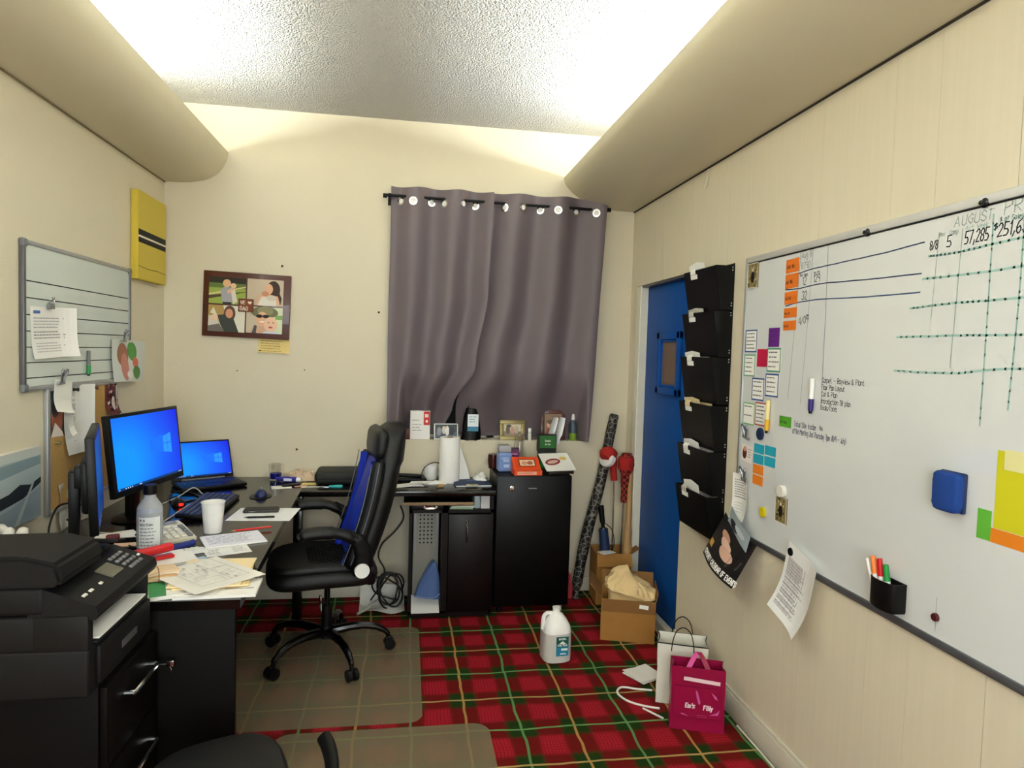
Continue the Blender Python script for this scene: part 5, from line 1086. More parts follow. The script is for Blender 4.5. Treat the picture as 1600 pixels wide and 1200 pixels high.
cable('black_cable', 'thin black lead looped over the white mug', [(.27, 4.19, DT+.02), (.235, 4.2, DT+.085), (.19, 4.18, DT+.112), (.13, 4.15, DT+.09), (.105, 4.12, DT+.04), (.13, 4.08, DT+.006), (.19, 4.06, DT+.005)], .003, 'cable_black')
crumple('napkin', 'crumpled white napkin in front of the mug', 'napkin', (.185, 4.07, DT), .14, .10, .02, 'tissue_white', 3); crumple('tissue', 'crumpled white tissue at the right end of the back desk', 'tissue', (.475, 4.17, DT), .09, .16, .055, 'tissue_white', 8)
bk_ = thing('navy_book', 'navy blue booklet on the back desk beside the fridge', 'book', (.41, 4.06, DT), math.radians(3)); bm = nb(); add_box(bm, (0, 0, .005), (.215, .20, .007)); obj('pages', bm, 'paper_white', bk_, smooth=False); bm = nb(); add_box(bm, (0, 0, .0096), (.22, .205, .0018)); add_box(bm, (0, 0, .001), (.22, .205, .0018)); obj('cover', bm, 'navy', bk_, smooth=False)
p = Print(.10, .06, '#31486f', .0006).lines(-.04, .015, .08, 2, .018, '#7d90b0', .006); o = p.obj('cover_print', None, bk_); o.location = (.02, .04, .0114)
p = Print(.072, .05, '#d8d0b0', .001).frame(.005, '#b8ae88').ell(0, 0, .018, .012, '#8a8468'); o = p.obj('picture_card'); place(o, 'T', (.405, 3.955, DT+.0125), -.05); tag(o, 'small cream picture card on the navy booklet', 'card')
bm = nb(); add_cyl(bm, (.195, 3.935, DT+.0115), (.232, 3.952, DT+.0115), .011, .0095, 14); tag(obj('cork_stopper', bm, mat('cork_tan', '#b08a55', .9, bump=.3, bscale=300)), 'wine cork lying at the front of the back desk', 'cork')
hp_ = thing('hole_punch', 'black desk stapler against the wall behind the office chair', 'stapler', (.04, 4.15, DT), .05); bm = nb(); add_box(bm, (0, 0, .010), (.19, .05, .018), None, .005); obj('base', bm, 'black_plastic', hp_); bm = nb(); add_box(bm, (-.01, 0, .034), (.165, .034, .022), Matrix.Rotation(.06, 3, 'Y'), .007); obj('arm', bm, 'black_gloss', hp_); bm = nb(); add_cyl(bm, (.075, -.024, .026), (.075, .024, .026), .011, n=14); obj('hinge', bm, 'dark_steel', hp_)
for k, (x, y, w_, d_, a, lb_) in enumerate(((.03, 3.99, .16, .09, .12, 'folded white paper in front of the stapler'), (.09, 4.02, .11, .06, -.2, 'small white paper overlapping the folded paper by the stapler'))):
    p = Print(w_, d_, '#ecebe6', .003, warp=lambda x, y: (x, y, .006*math.sin((x+.08)*14)**2)); o = p.obj('folded_paper'); place(o, 'T', (x, y, DT+.004+.0105*k), a); tag(o, lb_, 'paper')
# left part of the back desk
bb = thing('black_case', 'black zipped case lying on the back desk', 'case', (-.385, 4.12, DT), math.radians(2)); bm = nb(); add_box(bm, (0, 0, .042), (.285, .22, .08), None, .028, 4); obj('shell', bm, mat('case_fabric', '#1b1b18', .65, bump=.2, bscale=500), bb)
bm = nb(); P = [(sx*.137 if not c else sx*.118, sy*(.104 if c else .085), .04) for sx, sy, c in ((1, -1, 0), (1, 1, 0), (1, 1, 1), (-1, 1, 1), (-1, 1, 0), (-1, -1, 0), (-1, -1, 1), (1, -1, 1))]
add_tube(bm, [(x*1.035, y*1.05, z_) for x, y, z_ in P], .003, 6, closed=True, sub=0); obj('zip', bm, 'black_plastic', bb)
scs = thing('scissors', 'teal-handled scissors lying in front of the black case', 'scissors', (-.46, 3.955, DT), math.radians(4))
for s in (-1, 1):
    bm = nb(); add_prism(bm, [(-.105, .001*s), (.0, .006*s), (.03, .004*s), (.03, -.004*s), (.0, -.002*s)], .004+.0016*s, .0055+.0016*s); bl = obj('blade', bm, 'chrome', scs, smooth=False)
    bm = nb(); add_tube(bm, [(.028, .004*s, .006), (.05, .012*s, .006), (.085, .02*s, .006), (.10, .012*s, .006), (.085, .004*s, .006), (.055, .003*s, .006)], .005, 8, sub=5); obj('finger_grip', bm, 'teal', bl)
gl = thing('tumbler', 'clear tumbler with blue liquid by the wall', 'glass', (-.775, 4.19, DT)); bm = nb(); add_lathe(bm, [(.001, .001), (.034, .001), (.04, .095), (.0375, .095), (.032, .008), (.001, .008)], 28); obj('glass_wall', bm, 'glass', gl); bm = nb(); add_lathe(bm, [(.001, .0095), (.0305, .0095), (.033, .042), (.001, .042)], 24); obj('liquid', bm, mat('blue_liquid', '#1a1f8f', .1), gl)
tu = thing('blue_tube', 'violet-blue tube lying beside the tumbler', 'tube', (-.685, 4.115, DT), math.radians(-14)); bm = nb(); add_tube(bm, [(-.075, 0, .016), (-.03, 0, .018), (.05, 0, .017)], [.013, .017, .017], 14, sub=3); obj('body', bm, mat('violet_blue', '#2a2a86', .3), tu); bm = nb(); add_cyl(bm, (.05, 0, .017), (.078, 0, .017), .015, .013, 14); obj('cap', bm, 'white_plastic', tu)
p = Print(.05, .016, '#d8daf0', .0003); o = p.obj('lettering', None, tu); mm = FR['B'].to_4x4(); mm.translation = (.0, -.0178, .018); o.matrix_local = mm
crumple('tan_tissue', 'crumpled tan paper against the wall behind the tumbler', 'paper', (-.62, 4.2, DT), .2, .12, .075, 'tan_tissue', 5); crumple('white_sheet', 'crumpled white sheet left of the black case', 'paper', (-.57, 4.245, DT), .13, .07, .06, 'tissue_white', 12)
for k, (x, y, w_, d_, a, c, lb_) in enumerate(((-.70, 3.96, .11, .085, .25, '#eeeae2', 'white card by the desk corner next to the mouse'), (-.60, 4.0, .07, .05, .3, '#e2a898', 'pink sticky note near the desk corner'), (-.56, 4.05, .08, .07, .1, '#e0cf7c', 'yellow sticky note left of the black case'), (-.54, 3.965, .10, .03, .05, '#efe9c8', 'pale strip of paper left of the scissors'))):
    o = Print(w_, d_, c, .0012).obj('desk_note'); place(o, 'T', (x, y, DT+.0020), a); tag(o, lb_, 'note')
bm = nb(); add_box(bm, (-.655, 4.0, DT+.006), (.1, .045, .01), .5, .003); tag(obj('phone_charger', bm, 'black_plastic'), 'small black charger beside the white card', 'charger')
# ================================================================ left desk clutter
bt = thing('sanitizer_bottle', 'clear liquid bottle with black cap and printed label on the desk', 'bottle', (-.975, 2.745, DT), .6)
bm = nb(); add_lathe(bm, [(.001, .0005), (.041, .0005), (.046, .006), (.046, .172), (.043, .182), (.022, .215), (.020, .238), (.018, .238), (.0202, .213), (.041, .180), (.0445, .170), (.0445, .008), (.001, .004)], 32); obj('bottle_wall', bm, 'clear_plastic', bt)
bm = nb(); add_lathe(bm, [(.001, .0045), (.0438, .0085), (.0438, .160), (.001, .160)], 32); obj('liquid', bm, 'water', bt)
bm = nb(); add_lathe(bm, [(.001, .228), (.0235, .228), (.0245, .232), (.0245, .262), (.022, .265), (.001, .265)], 24); obj('cap', bm, 'black_plastic', bt)
def wrap_label(r, w_, h_, z0, a0, base, fn, parent, mname='printed_paper'):
    p = Print(w_, h_, base, .0005, warp=lambda x, y: (x, y, 0)); fn(p); o = p.obj('label', print_mat(mname), parent)
    for v in o.data.vertices:
        x, y, z = v.co; a = a0+x/r; rr = r+z; v.co = (rr*math.cos(a), rr*math.sin(a), z0+y)
    return o
wrap_label(.0468, .11, .12, .085, -PI/2-.62, '#dfe5e6', lambda p: (p.rect(-.055, -.06, .028, .12, '#1a2240'), p.rect(-.052, .03, .022, .02, '#c83a50'), p.rect(-.02, .045, .018, .008, '#101020'), p.text('Nutrition', -.02, .028, .010, '#303848', .0016), p.lines(-.02, .015, .06, 7, .013, '#7f8a92', .004)), bt)
pcp = thing('paper_cup', 'white paper cup standing on the desk by the keyboard', 'cup', (-.817, 3.02, DT)); bm = nb()
add_lathe(bm, [(.001, .004), (.034, .004), (.034, 0.0005), (.036, .0005), (.047, .128), (.0495, .130), (.0495, .134), (.046, .133), (.0345, .012), (.001, .012)], 36); obj('cup_wall', bm, 'white_plastic', pcp)
bm = nb(); add_lathe(bm, [(.001, .105), (.0435, .105), (.0435, .106), (.001, .106)], 28); obj('drink', bm, mat('milky_drink', '#d9d2c2', .2), pcp)
ca_ = thing('calculator', 'beige desk calculator behind the bottle', 'calculator', (-.965, 2.93, DT), math.atan2(.17, -.125)); Tm = Matrix.Rotation(.10, 4, 'Y')
bm = nb(); add_prism(bm, [(-.10, .0005), (.11, .0005), (.115, .012), (.11, .045), (.06, .038), (-.10, .018)], -.075, .075, Matrix(((1, 0, 0, 0), (0, 0, 1, 0), (0, 1, 0, 0), (0, 0, 0, 1)))); bmesh.ops.bevel(bm, geom=list(bm.edges), offset=.004, segments=2, affect='EDGES'); obj('body', bm, 'beige_plastic', ca_)
bm = nb(); add_box(bm, (.083, 0, .0425), (.03, .11, .003), Matrix.Rotation(-.13, 3, 'Y')); obj('display', bm, mat('lcd', '#8d8d78', .2), ca_)
for i in range(5):
    for j in range(5):
        bm = nb(); x = -.082+.028*i; add_box(bm, (x, -.054+.027*j, .0225+(x+.1)*.125), (.019, .019, .008), Matrix.Rotation(-.125, 3, 'Y'), .002, 1); obj('key', bm, 'off_white' if j else 'grey_plastic', ca_)
# sheet, phone and pen
o = Print(.29, .25, '#f1f1ee', .0008).obj('white_sheet'); place(o, 'T', (-.665, 3.325, DT+.0012), -.05); tag(o, 'blank white sheet under the smartphone', 'paper')
ph = thing('smartphone', 'black smartphone lying on the white sheet', 'phone', (-.69, 3.385, DT+.0014), .07); bm = nb(); add_box(bm, (0, 0, .0075), (.165, .078, .013), None, .006, 3); obj('case', bm, mat('phone_case', '#2c2a26', .4), ph); bm = nb(); add_box(bm, (0, 0, .0145), (.152, .068, .0012), None, .0005, 1); obj('glass', bm, 'black_gloss', ph); bm = nb(); add_box(bm, (-.04, -.0393, .008), (.03, .0015, .003)); obj('side_button', bm, 'grey_plastic', ph)
def pen(label, p0, p1, r, m, tip, group=None):
    p0, p1 = Vector(p0), Vector(p1); t = thing('pen', label, 'pen', p0, 0, group); d = p1-p0; bm = nb(); add_cyl(bm, d*.1, d*.97, r, n=10); obj('barrel', bm, m, t); bm = nb(); add_cyl(bm, d*.1, (0, 0, 0), r*.9, r*.2, 10); obj('tip', bm, tip, t); bm = nb(); add_box(bm, d*.8+Vector((0, 0, r)), (abs(d.x)*.25+.003, .003, .002), math.atan2(d.y, d.x)); obj('clip', bm, tip, t); return t
pen('black and gold pen on the white sheet by the phone', (-.74, 3.245, DT+.0065), (-.60, 3.255, DT+.0065), .0045, 'black_plastic', 'brass')
np_ = thing('notepad', 'notepad full of handwriting at the desk edge', 'notepad', (-.70, 2.885, DT), math.radians(24)); bm = nb(); add_box(bm, (0, 0, .004), (.235, .175, .007), None, .001, 1); obj('pad', bm, 'paper_white', np_, smooth=False)
p = Print(.232, .172, '#e9e9f2', .0004); p.lines(-.10, .06, .19, 7, .018, '#8a8aa4', .006); o = p.obj('written_page', None, np_); o.location = (0, 0, .0082)
bm = nb(); add_box(bm, (0, .09, .002), (.235, .02, .003)); obj('red_backing', bm, 'red_plastic', np_, smooth=False)
pen('red pencil lying along the back of the notepad', (-.735, 2.985, DT+.0125), (-.575, 3.05, DT+.0125), .004, 'red_plastic', 'wood_bat')
p = Print(.165, .105, '#eeedea', .0008); p.lines(-.07, .032, .05, 5, .014, '#77777c', .005); p.lines(.02, .032, .05, 5, .014, '#9a9aa0', .005); o = p.obj('typed_slip'); place(o, 'T', (-.685, 2.735, DT+.0012), math.radians(24)); tag(o, 'typed white slip just below the notepad', 'paper')
crumple('crumpled_receipt', 'crumpled grey-white receipt between bottle and notepad', 'receipt', (-.815, 2.735, DT), .10, .08, .018, mat('receipt_grey', '#cfd0cc', .8), 21, rz=.5)
bm = nb(); add_tube(bm, [(-.945, 2.66, DT+.014), (-.89, 2.735, DT+.014), (-.835, 2.815, DT+.014)], .013, 12, sub=3); tag(obj('pen_case', bm, mat('navy_case', '#1c2a72', .35), ang=60), 'dark blue pen case beside the crumpled receipt', 'pen case')
st = thing('stapler', 'bright red stapler behind the printer', 'stapler', (-.915, 2.595, DT+.012), math.radians(38)); bm = nb(); add_box(bm, (0, 0, .006), (.15, .036, .012), None, .004); obj('base', bm, 'red_plastic', st); bm = nb(); add_box(bm, (0, 0, .036), (.15, .034, .03), Matrix.Rotation(-.05, 3, 'Y'), .012, 3); obj('arm', bm, 'red_plastic', st); bm = nb(); add_cyl(bm, (-.06, -.019, .02), (-.06, .019, .02), .008, n=12); obj('hinge', bm, 'chrome', st)
# stack of papers at the desk end
def sheet(name, label, x, y, w_, d_, z, a, c, th=.001, cat='paper', fn=None, group=None, warp=None):
    p = Print(w_, d_, c, th, warp=warp)
    if fn: fn(p)
    o = p.obj(name); place(o, 'T', (x, y, z+th), a); return tag(o, label, cat, group)
sheet('white_papers', 'white papers under the red stapler', -.90, 2.62, .24, .17, DT, .5, '#eceae6', .010)
sheet('blue_leaflet', 'pale blue leaflet beside the red stapler', -.79, 2.615, .12, .05, DT+.0005, .55, '#9db4cc', .002, 'leaflet')
def gbook(p): p.rect(-.02, -.075, .05, .15, '#3f8a52'); p.lines(-.09, .03, .06, 3, .02, '#b8b4a8', .006)
sheet('green_folder', 'white booklet with a green stripe at the desk end', -.795, 2.285, .20, .15, DT, .35, '#e8e6dc', .012, 'booklet', gbook)
sheet('white_letters', 'pile of white letters at the very corner of the desk', -.60, 2.30, .25, .16, DT, .06, '#eceae4', .008, 'paper', lambda p: (p.rect(.02, -.02, .09, .006, '#55504c'), p.lines(.03, .02, .06, 2, .02, '#a8a49c', .005)))
sheet('white_letters', 'single white letter slipped onto the letter pile', -.665, 2.285, .13, .12, DT+.0082, -.12, '#f1efe9', .002, 'paper', lambda p: p.lines(-.04, .0, .07, 1, .02, '#c8a0a0', .004))
sheet('manila_folder', 'manila folder beneath the floor plan sheet', -.645, 2.43, .235, .29, DT+.0105, .14, '#e6cc96', .006, 'folder')
sheet('manila_folder', 'second manila folder, slightly turned, under the floor plan sheet', -.65, 2.425, .23, .29, DT+.0170, .03, '#ecd6a6', .005, 'folder')
def plan(p):
    r_ = random.Random(4)
    for _ in range(46):
        x, y = r_.uniform(-.11, .10), r_.uniform(-.07, .07); l = r_.uniform(.01, .035)
        if r_.random() < .5: p.rect(x, y, l, .0016, '#8f8f92')
        else: p.rect(x, y, .0016, l, '#8f8f92')
        if r_.random() < .25: p.rect(x, y, .014, .01, r_.choice(['#bdbbb6', '#a9a9ac', '#c9c4b8']))
    for a in ((-.125, -.085, .245, .0018), (-.125, .085, .245, .0018), (-.125, -.085, .0018, .17), (.118, -.085, .0018, .17), (-.125, .02, .245, .0014), (-.02, -.085, .0014, .17), (.06, -.085, .0014, .17)): p.rect(*a, '#85858a')
    p.rect(.06, .03, .025, .003, '#3a3a44')
sheet('floor_plan', 'printed floor plan sheet lying diagonally on the paper stack', -.667, 2.392, .305, .255, DT+.0235, math.radians(-44), '#e4e1d8', .001, 'paper', plan)
nb_ = thing('banded_notes', 'rubber-banded bundle of tan notes beside the printer', 'paper bundle', (-.835, 2.38, DT+.0005), .5)
for k in range(5):
    p = Print(.12, .075, ['#d8b88a', '#e6d4b4', '#c9a070', '#e8d8c0', '#dcc09a'][k], .006, warp=lambda x, y: (x, y, .012*math.cos(x*18))); o = p.obj('note', None, nb_); o.location = (.004*k, .003*(k % 2), .010+.0065*k); o.rotation_euler = (0, 0, .05*(k-2))
bm = nb(); add_tube(bm, [(.01, -.042, .012), (.01, -.042, .052), (.01, .0, .058), (.01, .045, .052), (.01, .045, .012), (.01, 0, .002)], .0015, 5, closed=True, sub=4); obj('rubber_band', bm, 'kraft_dark', nb_)
for k, (x, y, w_, d_, a, z_, c, lb_) in enumerate(((-1.19, 3.0, .13, .07, .6, .0, '#e6e4de', 'white folded slip in front of the big monitor'), (-1.165, 2.93, .16, .07, .2, .012, '#eeece8', 'upper white slip in front of the big monitor'), (-1.30, 2.60, .12, .10, .9, .0, '#e2e0da', 'white paper half under the edge-on monitor'), (-1.085, 2.84, .12, .05, .15, .0, '#e2b99a', 'peach coloured slip near the edge-on monitor'), (-1.05, 3.06, .14, .07, -.2, .0, '#e9e8e4', 'white sheet lying behind the bottle'))):
    sheet('desk_slip', lb_, x, y, w_, d_, DT+z_+.0005, a, c, .003)
bm = nb(); add_box(bm, (-1.165, 2.885, DT+.016), (.05, .03, .03), .3, .006); tag(obj('red_box', bm, mat('dark_crimson', '#6a1420', .4)), 'small crimson box in front of the edge-on monitor', 'box')
bm = nb(); add_cyl(bm, (-1.09, 2.915, DT+.0135), (-1.05, 2.945, DT+.0135), .0125, n=14); tag(obj('tape_dispenser', bm, mat('slate_blue', '#2c3d58', .35)), 'small slate blue roll near the bottle', 'tape')
cable('black_cable', 'short black lead curled beside the bottle', [(-1.06, 2.86, DT+.0045), (-1.03, 2.83, DT+.02), (-1.0, 2.83, DT+.0045), (-1.05, 2.80, DT+.0045), (-1.08, 2.82, DT+.0045)], .003, 'cable_black')
# ================================================================ under the back desk
gp = thing('vent_panel', 'grey perforated computer case standing in the desk cubby', 'computer', (.137, 4.12, .045)); bm = nb(); add_box(bm, (0, 0, .295), (.155, .2, .57), None, .004); obj('case', bm, mat('case_grey', '#85847c', .5), gp)
for i in range(4):
    for j in range(8):
        bm = nb(); add_cyl(bm, (-.035+.023*i, -.1004, .55-.024*j), (-.035+.023*i, -.1012, .55-.024*j), .0055, n=8); obj('vent_hole', bm, 'black_plastic', gp)
for x in (-.066, .066):
    bm = nb(); add_box(bm, (x, -.102, .45), (.014, .004, .26)); obj('edge_rail', bm, 'steel_grey', gp, smooth=False)
p = Print(.165, .16, '#e9e8e2', .004); o = p.obj('cubby_papers'); place(o, 'T', (.138, 3.955, .076), .0, .0); o.rotation_euler = (math.radians(22), 0, 0); tag(o, 'white papers at the bottom of the desk cubby', 'paper')
bg = thing('blue_pouch', 'blue fabric pouch slumped in the desk cubby', 'pouch', (.15, 3.94, .115), 0); bm = nb(); rings = []
for i in range(11):
    t = i/10; w_ = .068*(1-t)**.7+.012; rings.append([(.035*t+w_*math.copysign(abs(math.cos(a))**.7, math.cos(a)), .01+.02*t+(.038-.022*t)*math.sin(a), .005+.20*t+.010*math.sin(a*2+t*4)) for a in [2*PI*k/24 for k in range(24)]])
loft(bm, rings); obj('pouch_body', bm, 'blue_cloth', bg, ang=70); bm = nb(); add_tube(bm, [(-.075, -.02, .02), (-.02, -.032, .012), (.04, -.03, .01), (.074, -.02, .03)], .005, 8, sub=4); obj('piping', bm, mat('blue_piping', '#6a7fae', .8), bg)
for k in range(3): sheet('stationery_pad', ['pale green paper pad, lowest of three under the back desk', 'pale green paper pad, middle of three under the back desk', 'white paper pad on top of the green pads under the back desk'][k], .345, 4.0, .14, .17, .6555+.0065*k, .06*(k-1), ['#9fbf98', '#b8d0b0', '#dfe4da'][k], .006, 'paper pad')
bn = thing('white_binder', 'pale grey binder standing under the back desk beside the fridge', 'binder', (.465, 4.02, .6555)); bm = nb(); add_box(bm, (.018, 0, .045), (.055, .2, .088), None, .002, 1); obj('cover', bm, mat('binder_grey', '#c9cacb', .5), bn); bm = nb(); add_box(bm, (-.03, 0, .045), (.036, .195, .088), None, .006); obj('spine', bm, mat('binder_blue', '#a9b8bc', .4), bn)
# cables and wrapping on the floor behind the chair
sheet('packing_sheet', 'sheet of white packing plastic on the floor under the cable coil', -.12, 4.09, .27, .22, .0, .03, '#d5d4cc', .002, 'packing', None, None, lambda x, y: (x, y, .02+.018*math.sin(x*25)*math.cos(y*22)+.10*max(0, y/.11)**2))
bm = nb(); P = []
for k in range(64):
    a = k*2*PI/13; rr = .075+.018*math.sin(k*.9); P.append((-.075+rr*math.cos(a)+.02*math.sin(k*.31), 4.03-.012*math.sin(k*.7)+.0*k, .135+rr*1.15*math.sin(a)+.015*math.sin(k*.23)))
add_tube(bm, P, .0055, 7, sub=3); cc_ = tag(obj('cable_coil', bm, 'cable_black', ang=80), 'coiled black power cable under the back desk', 'cable')
cable('black_cable', 'black cable hanging down the wall behind the chair', [(-.02, 4.255, .60), (.0, 4.25, .52), (-.05, 4.24, .44), (-.13, 4.23, .36), (-.15, 4.22, .28), (-.11, 4.2, .2), (-.13, 4.18, .12), (-.19, 4.12, .04)], .005, 'cable_black')
cable('white_cable', 'white adapter lead on the floor by the coil', [(-.26, 3.98, .012), (-.20, 4.03, .03), (-.14, 4.10, .05)], .009, 'cable_white', cat='cable')
# ================================================================ the corner by the door
jg = thing('water_jug', 'clear plastic water jug with a teal label on the carpet', 'jug', (.80, 3.33, 0), .08); n = 40
def sq(rx, z, ex=.62, ry=None):
    ry = ry or rx
    return [(rx*math.copysign(abs(math.cos(a))**ex, math.cos(a)), ry*math.copysign(abs(math.sin(a))**ex, math.sin(a)), z) for a in [2*PI*k/n for k in range(n)]]
bm = nb(); loft(bm, [sq(.05, .001), sq(.066, .006), sq(.073, .03), sq(.074, .09), sq(.073, .15), sq(.07, .185), sq(.055, .215, .75), sq(.035, .24, .9), sq(.019, .252, 1), sq(.019, .268, 1), sq(.021, .27, 1), sq(.021, .276, 1), sq(.015, .276, 1)])
obj('jug_body', bm, 'milky_plastic', jg, ang=60)
bm = nb(); loft(bm, [sq(.0745, .012), sq(.0752, .03), sq(.0756, .09), sq(.0748, .158), sq(.0738, .158)], False); obj('water_line', bm, mat('water_tint', '#c9c7c2', .25), jg, ang=60)
bm = nb(); add_tube(bm, [(-.024, .0, .244), (-.05, .0, .246), (-.066, .0, .232), (-.071, .0, .20), (-.071, 0, .165)], .0105, 10, sub=5); obj('grip', bm, 'milky_plastic', jg, ang=60)
p = Print(.066, .10, '#1f6f78', .0006).rect(-.033, .012, .066, .038, '#1c5a50').ctext('NATURAL', 0, .034, .009, '#e8f4f0', .0016).poly([(-.02, .012), (.0, .028), (.02, .012)], '#e4ecdc').ctext('Deep Rock', 0, .001, .010, '#f0f8f4', .0018).rect(-.033, -.05, .066, .045, '#2a86a4').rect(-.006, -.022, .034, .012, '#e8f0ec').lines(-.012, -.042, .042, 1, .01, '#dceaf0', .007)
o = p.obj('label', print_mat('photo_gloss', .35), jg); mm = FR['B'].to_4x4(); mm.translation = (.014, -.0772, .098); o.matrix_local = mm
def carton(name, label, c, w_, d_, h_, rz, flaps, m='kraft', th=.004):
    t = thing(name, label, 'box', c, rz); bm = nb()
    for a, b in (((-w_/2, -d_/2, .0005), (w_/2, d_/2, th)), ((-w_/2, -d_/2, th), (w_/2, -d_/2+th, h_)), ((-w_/2, d_/2-th, th), (w_/2, d_/2, h_)), ((-w_/2, -d_/2+th, th), (-w_/2+th, d_/2-th, h_)), ((w_/2-th, -d_/2+th, th), (w_/2, d_/2-th, h_))): box2(bm, a, b)
    obj('body', bm, m, t, smooth=False)
    for side, ang, ln in flaps:
        bm = nb(); L_ = w_ if side in 'fb' else d_; add_box(bm, (0, ln/2, 0), (L_, ln, th)); mm = Matrix.Rotation(ang, 4, 'X')
        rot = {'f': PI, 'b': 0, 'l': PI/2, 'r': -PI/2}[side]; pos = {'f': (0, -d_/2, h_), 'b': (0, d_/2, h_), 'l': (-w_/2, 0, h_), 'r': (w_/2, 0, h_)}[side]
        bmesh.ops.transform(bm, matrix=Matrix.Translation(pos) @ Matrix.Rotation(rot, 4, 'Z') @ mm, verts=bm.verts); obj('flap', bm, 'kraft_dark' if side != 'f' else m, t, smooth=False)
    return t
b1 = carton('cardboard_box', 'open cardboard box holding a brown paper bag in front of the blue door', (1.283, 3.60, 0), .30, .235, .235, math.radians(-17), (('l', .9, .11), ('r', 1.35, .05), ('b', 1.2, .09)))
bm = nb(); box2(bm, (-.15, -.1188, .165), (.15, -.1176, .2345)); obj('tape_band', bm, 'kraft_dark', b1, smooth=False)
bm = nb(); add_box(bm, (.085, -.1195, .205), (.05, .0012, .022), Matrix.Rotation(.1, 3, 'Y')); obj('torn_label', bm, 'paper_white', b1, smooth=False)
pb = thing('paper_bag', 'crumpled brown paper bag stuffed in the open box', 'bag', (1.283, 3.59, .06), math.radians(-17)); bm = nb(); rings = []
for i in range(22):
    t = i/21; r_ = []
    for k in range(56):
        a = 2*PI*k/56; c_, s_ = math.cos(a), math.sin(a); V = Vector((c_*1.4, s_*1.4, t*2.4+4))
        q = abs(noise.noise(V*1.3))+.55*abs(noise.noise(V*3.1))+.3*noise.noise(V*6)-.45
        sc = math.sqrt(max(0.01, 1-max(0, (t-.5)/.505)**2)); f_ = .84+.26*min(1, max(0, (t-.60)/.08))
        r_.append((.152*f_*sc*math.copysign(abs(c_)**.75, c_)*(1+.16*q)+.012, .108*f_*sc*math.copysign(abs(s_)**.75, s_)*(1+.18*q), .30*t+.05*q*sc*t-.045*t*c_))
    rings.append(r_)
loft(bm, rings); obj('bag_body', bm, 'bag_kraft', pb, ang=28)
b2 = carton('cardboard_box', 'taller cardboard box in the corner holding golf clubs and umbrella', (1.345, 4.135, 0), .225, .21, .33, math.radians(-4), (('r', .6, .06), ('f', -1.2, .08), ('l', .9, .09)))
sheet('box_paper', 'white paper tucked in the corner box', 1.29, 4.05, .10, .07, .335, .4, '#e6e4de', .002)
um = thing('umbrella', 'folded navy umbrella standing in the corner box', 'umbrella', (1.305, 4.10, .02)); bm = nb(); add_tube(bm, [(.02, 0, 0), (.0, .01, .25), (-.02, .02, .45)], [.02, .03, .032, .03], 14, sub=4); obj('folded_canopy', bm, 'navy', um, ang=60); bm = nb(); add_tube(bm, [(-.02, .02, .45), (-.03, .025, .52), (-.04, .03, .60)], [.012, .018, .02], 12, sub=4); obj('grip', bm, 'black_plastic', um); bm = nb(); add_cyl(bm, (-.02, .02, .445), (-.022, .021, .46), .02, n=14); obj('collar', bm, 'chrome', um)
bm = nb(); add_tube(bm, [(-.03, .025, .5), (.03, .0, .45), (.05, .0, .36), (.03, .0, .3)], .003, 6, sub=4); obj('wrist_strap', bm, 'black_plastic', um)
def club(label, foot, top, cover, mats):
    foot, top = Vector(foot), Vector(top); t = thing('golf_club', label, 'golf club', foot, 0, 'golf clubs in the corner box'); d = top-foot
    bm = nb(); add_cyl(bm, (0, 0, 0), d, .0055, n=10); obj('shaft', bm, 'chrome', t)
    bm = nb(); add_tube(bm, [d*.86]+[d+Vector(q) for q in cover], [.026, .036, .052, .06, .056, .038], 14, sub=4, sect=(1, .85)); cv_ = obj('head_cover', bm, mats[0], t, ang=70)
    bm = nb(); add_tube(bm, [d+Vector(cover[-1])*.55+Vector((0, 0, -.004)), d+Vector(cover[-1])*.75, d+Vector(cover[-1])*.9], [.060, .062, .055], 14, sub=2, sect=(1, .85)); obj('cover_band', bm, mats[1], cv_, ang=70); return t
def checks(name, a, b, sc):
    m = mat(name, a, .85); nt = m.node_tree; ck = nt.nodes.new('ShaderNodeTexChecker'); ck.inputs['Scale'].default_value = sc; ck.inputs[1].default_value = hexc(a); ck.inputs[2].default_value = hexc(b); tc = nt.nodes.new('ShaderNodeTexCoord'); nt.links.new(tc.outputs['Object'], ck.inputs[0]); nt.links.new(ck.outputs[0], nt.nodes['Principled BSDF'].inputs['Base Color']); return name
club('golf club with red and white knitted head cover in the corner box', (1.36, 4.15, .02), (1.365, 4.18, .90), [(-.02, 0, .03), (-.05, -.02, .05), (-.085, -.04, .03)], ('red_fabric', 'white_fabric'))
club('golf club with red and black checked head cover in the corner box', (1.40, 4.12, .02), (1.425, 4.14, .74), [(.005, 0, .08), (.008, 0, .16), (.006, 0, .22)], (checks('red_check', '#9c2a1c', '#2a0d0a', 50), 'red_fabric'))
bm = nb(); add_tube(bm, [(1.425, 4.06, .02), (1.43, 4.07, .15), (1.44, 4.09, .4), (1.45, 4.11, .6), (1.455, 4.12, .86)], [.034, .034, .032, .027, .02, .016, .014], 14, sub=4); tag(obj('baseball_bat', bm, 'wood_bat', ang=60), 'pale wooden bat standing in the corner box', 'bat')
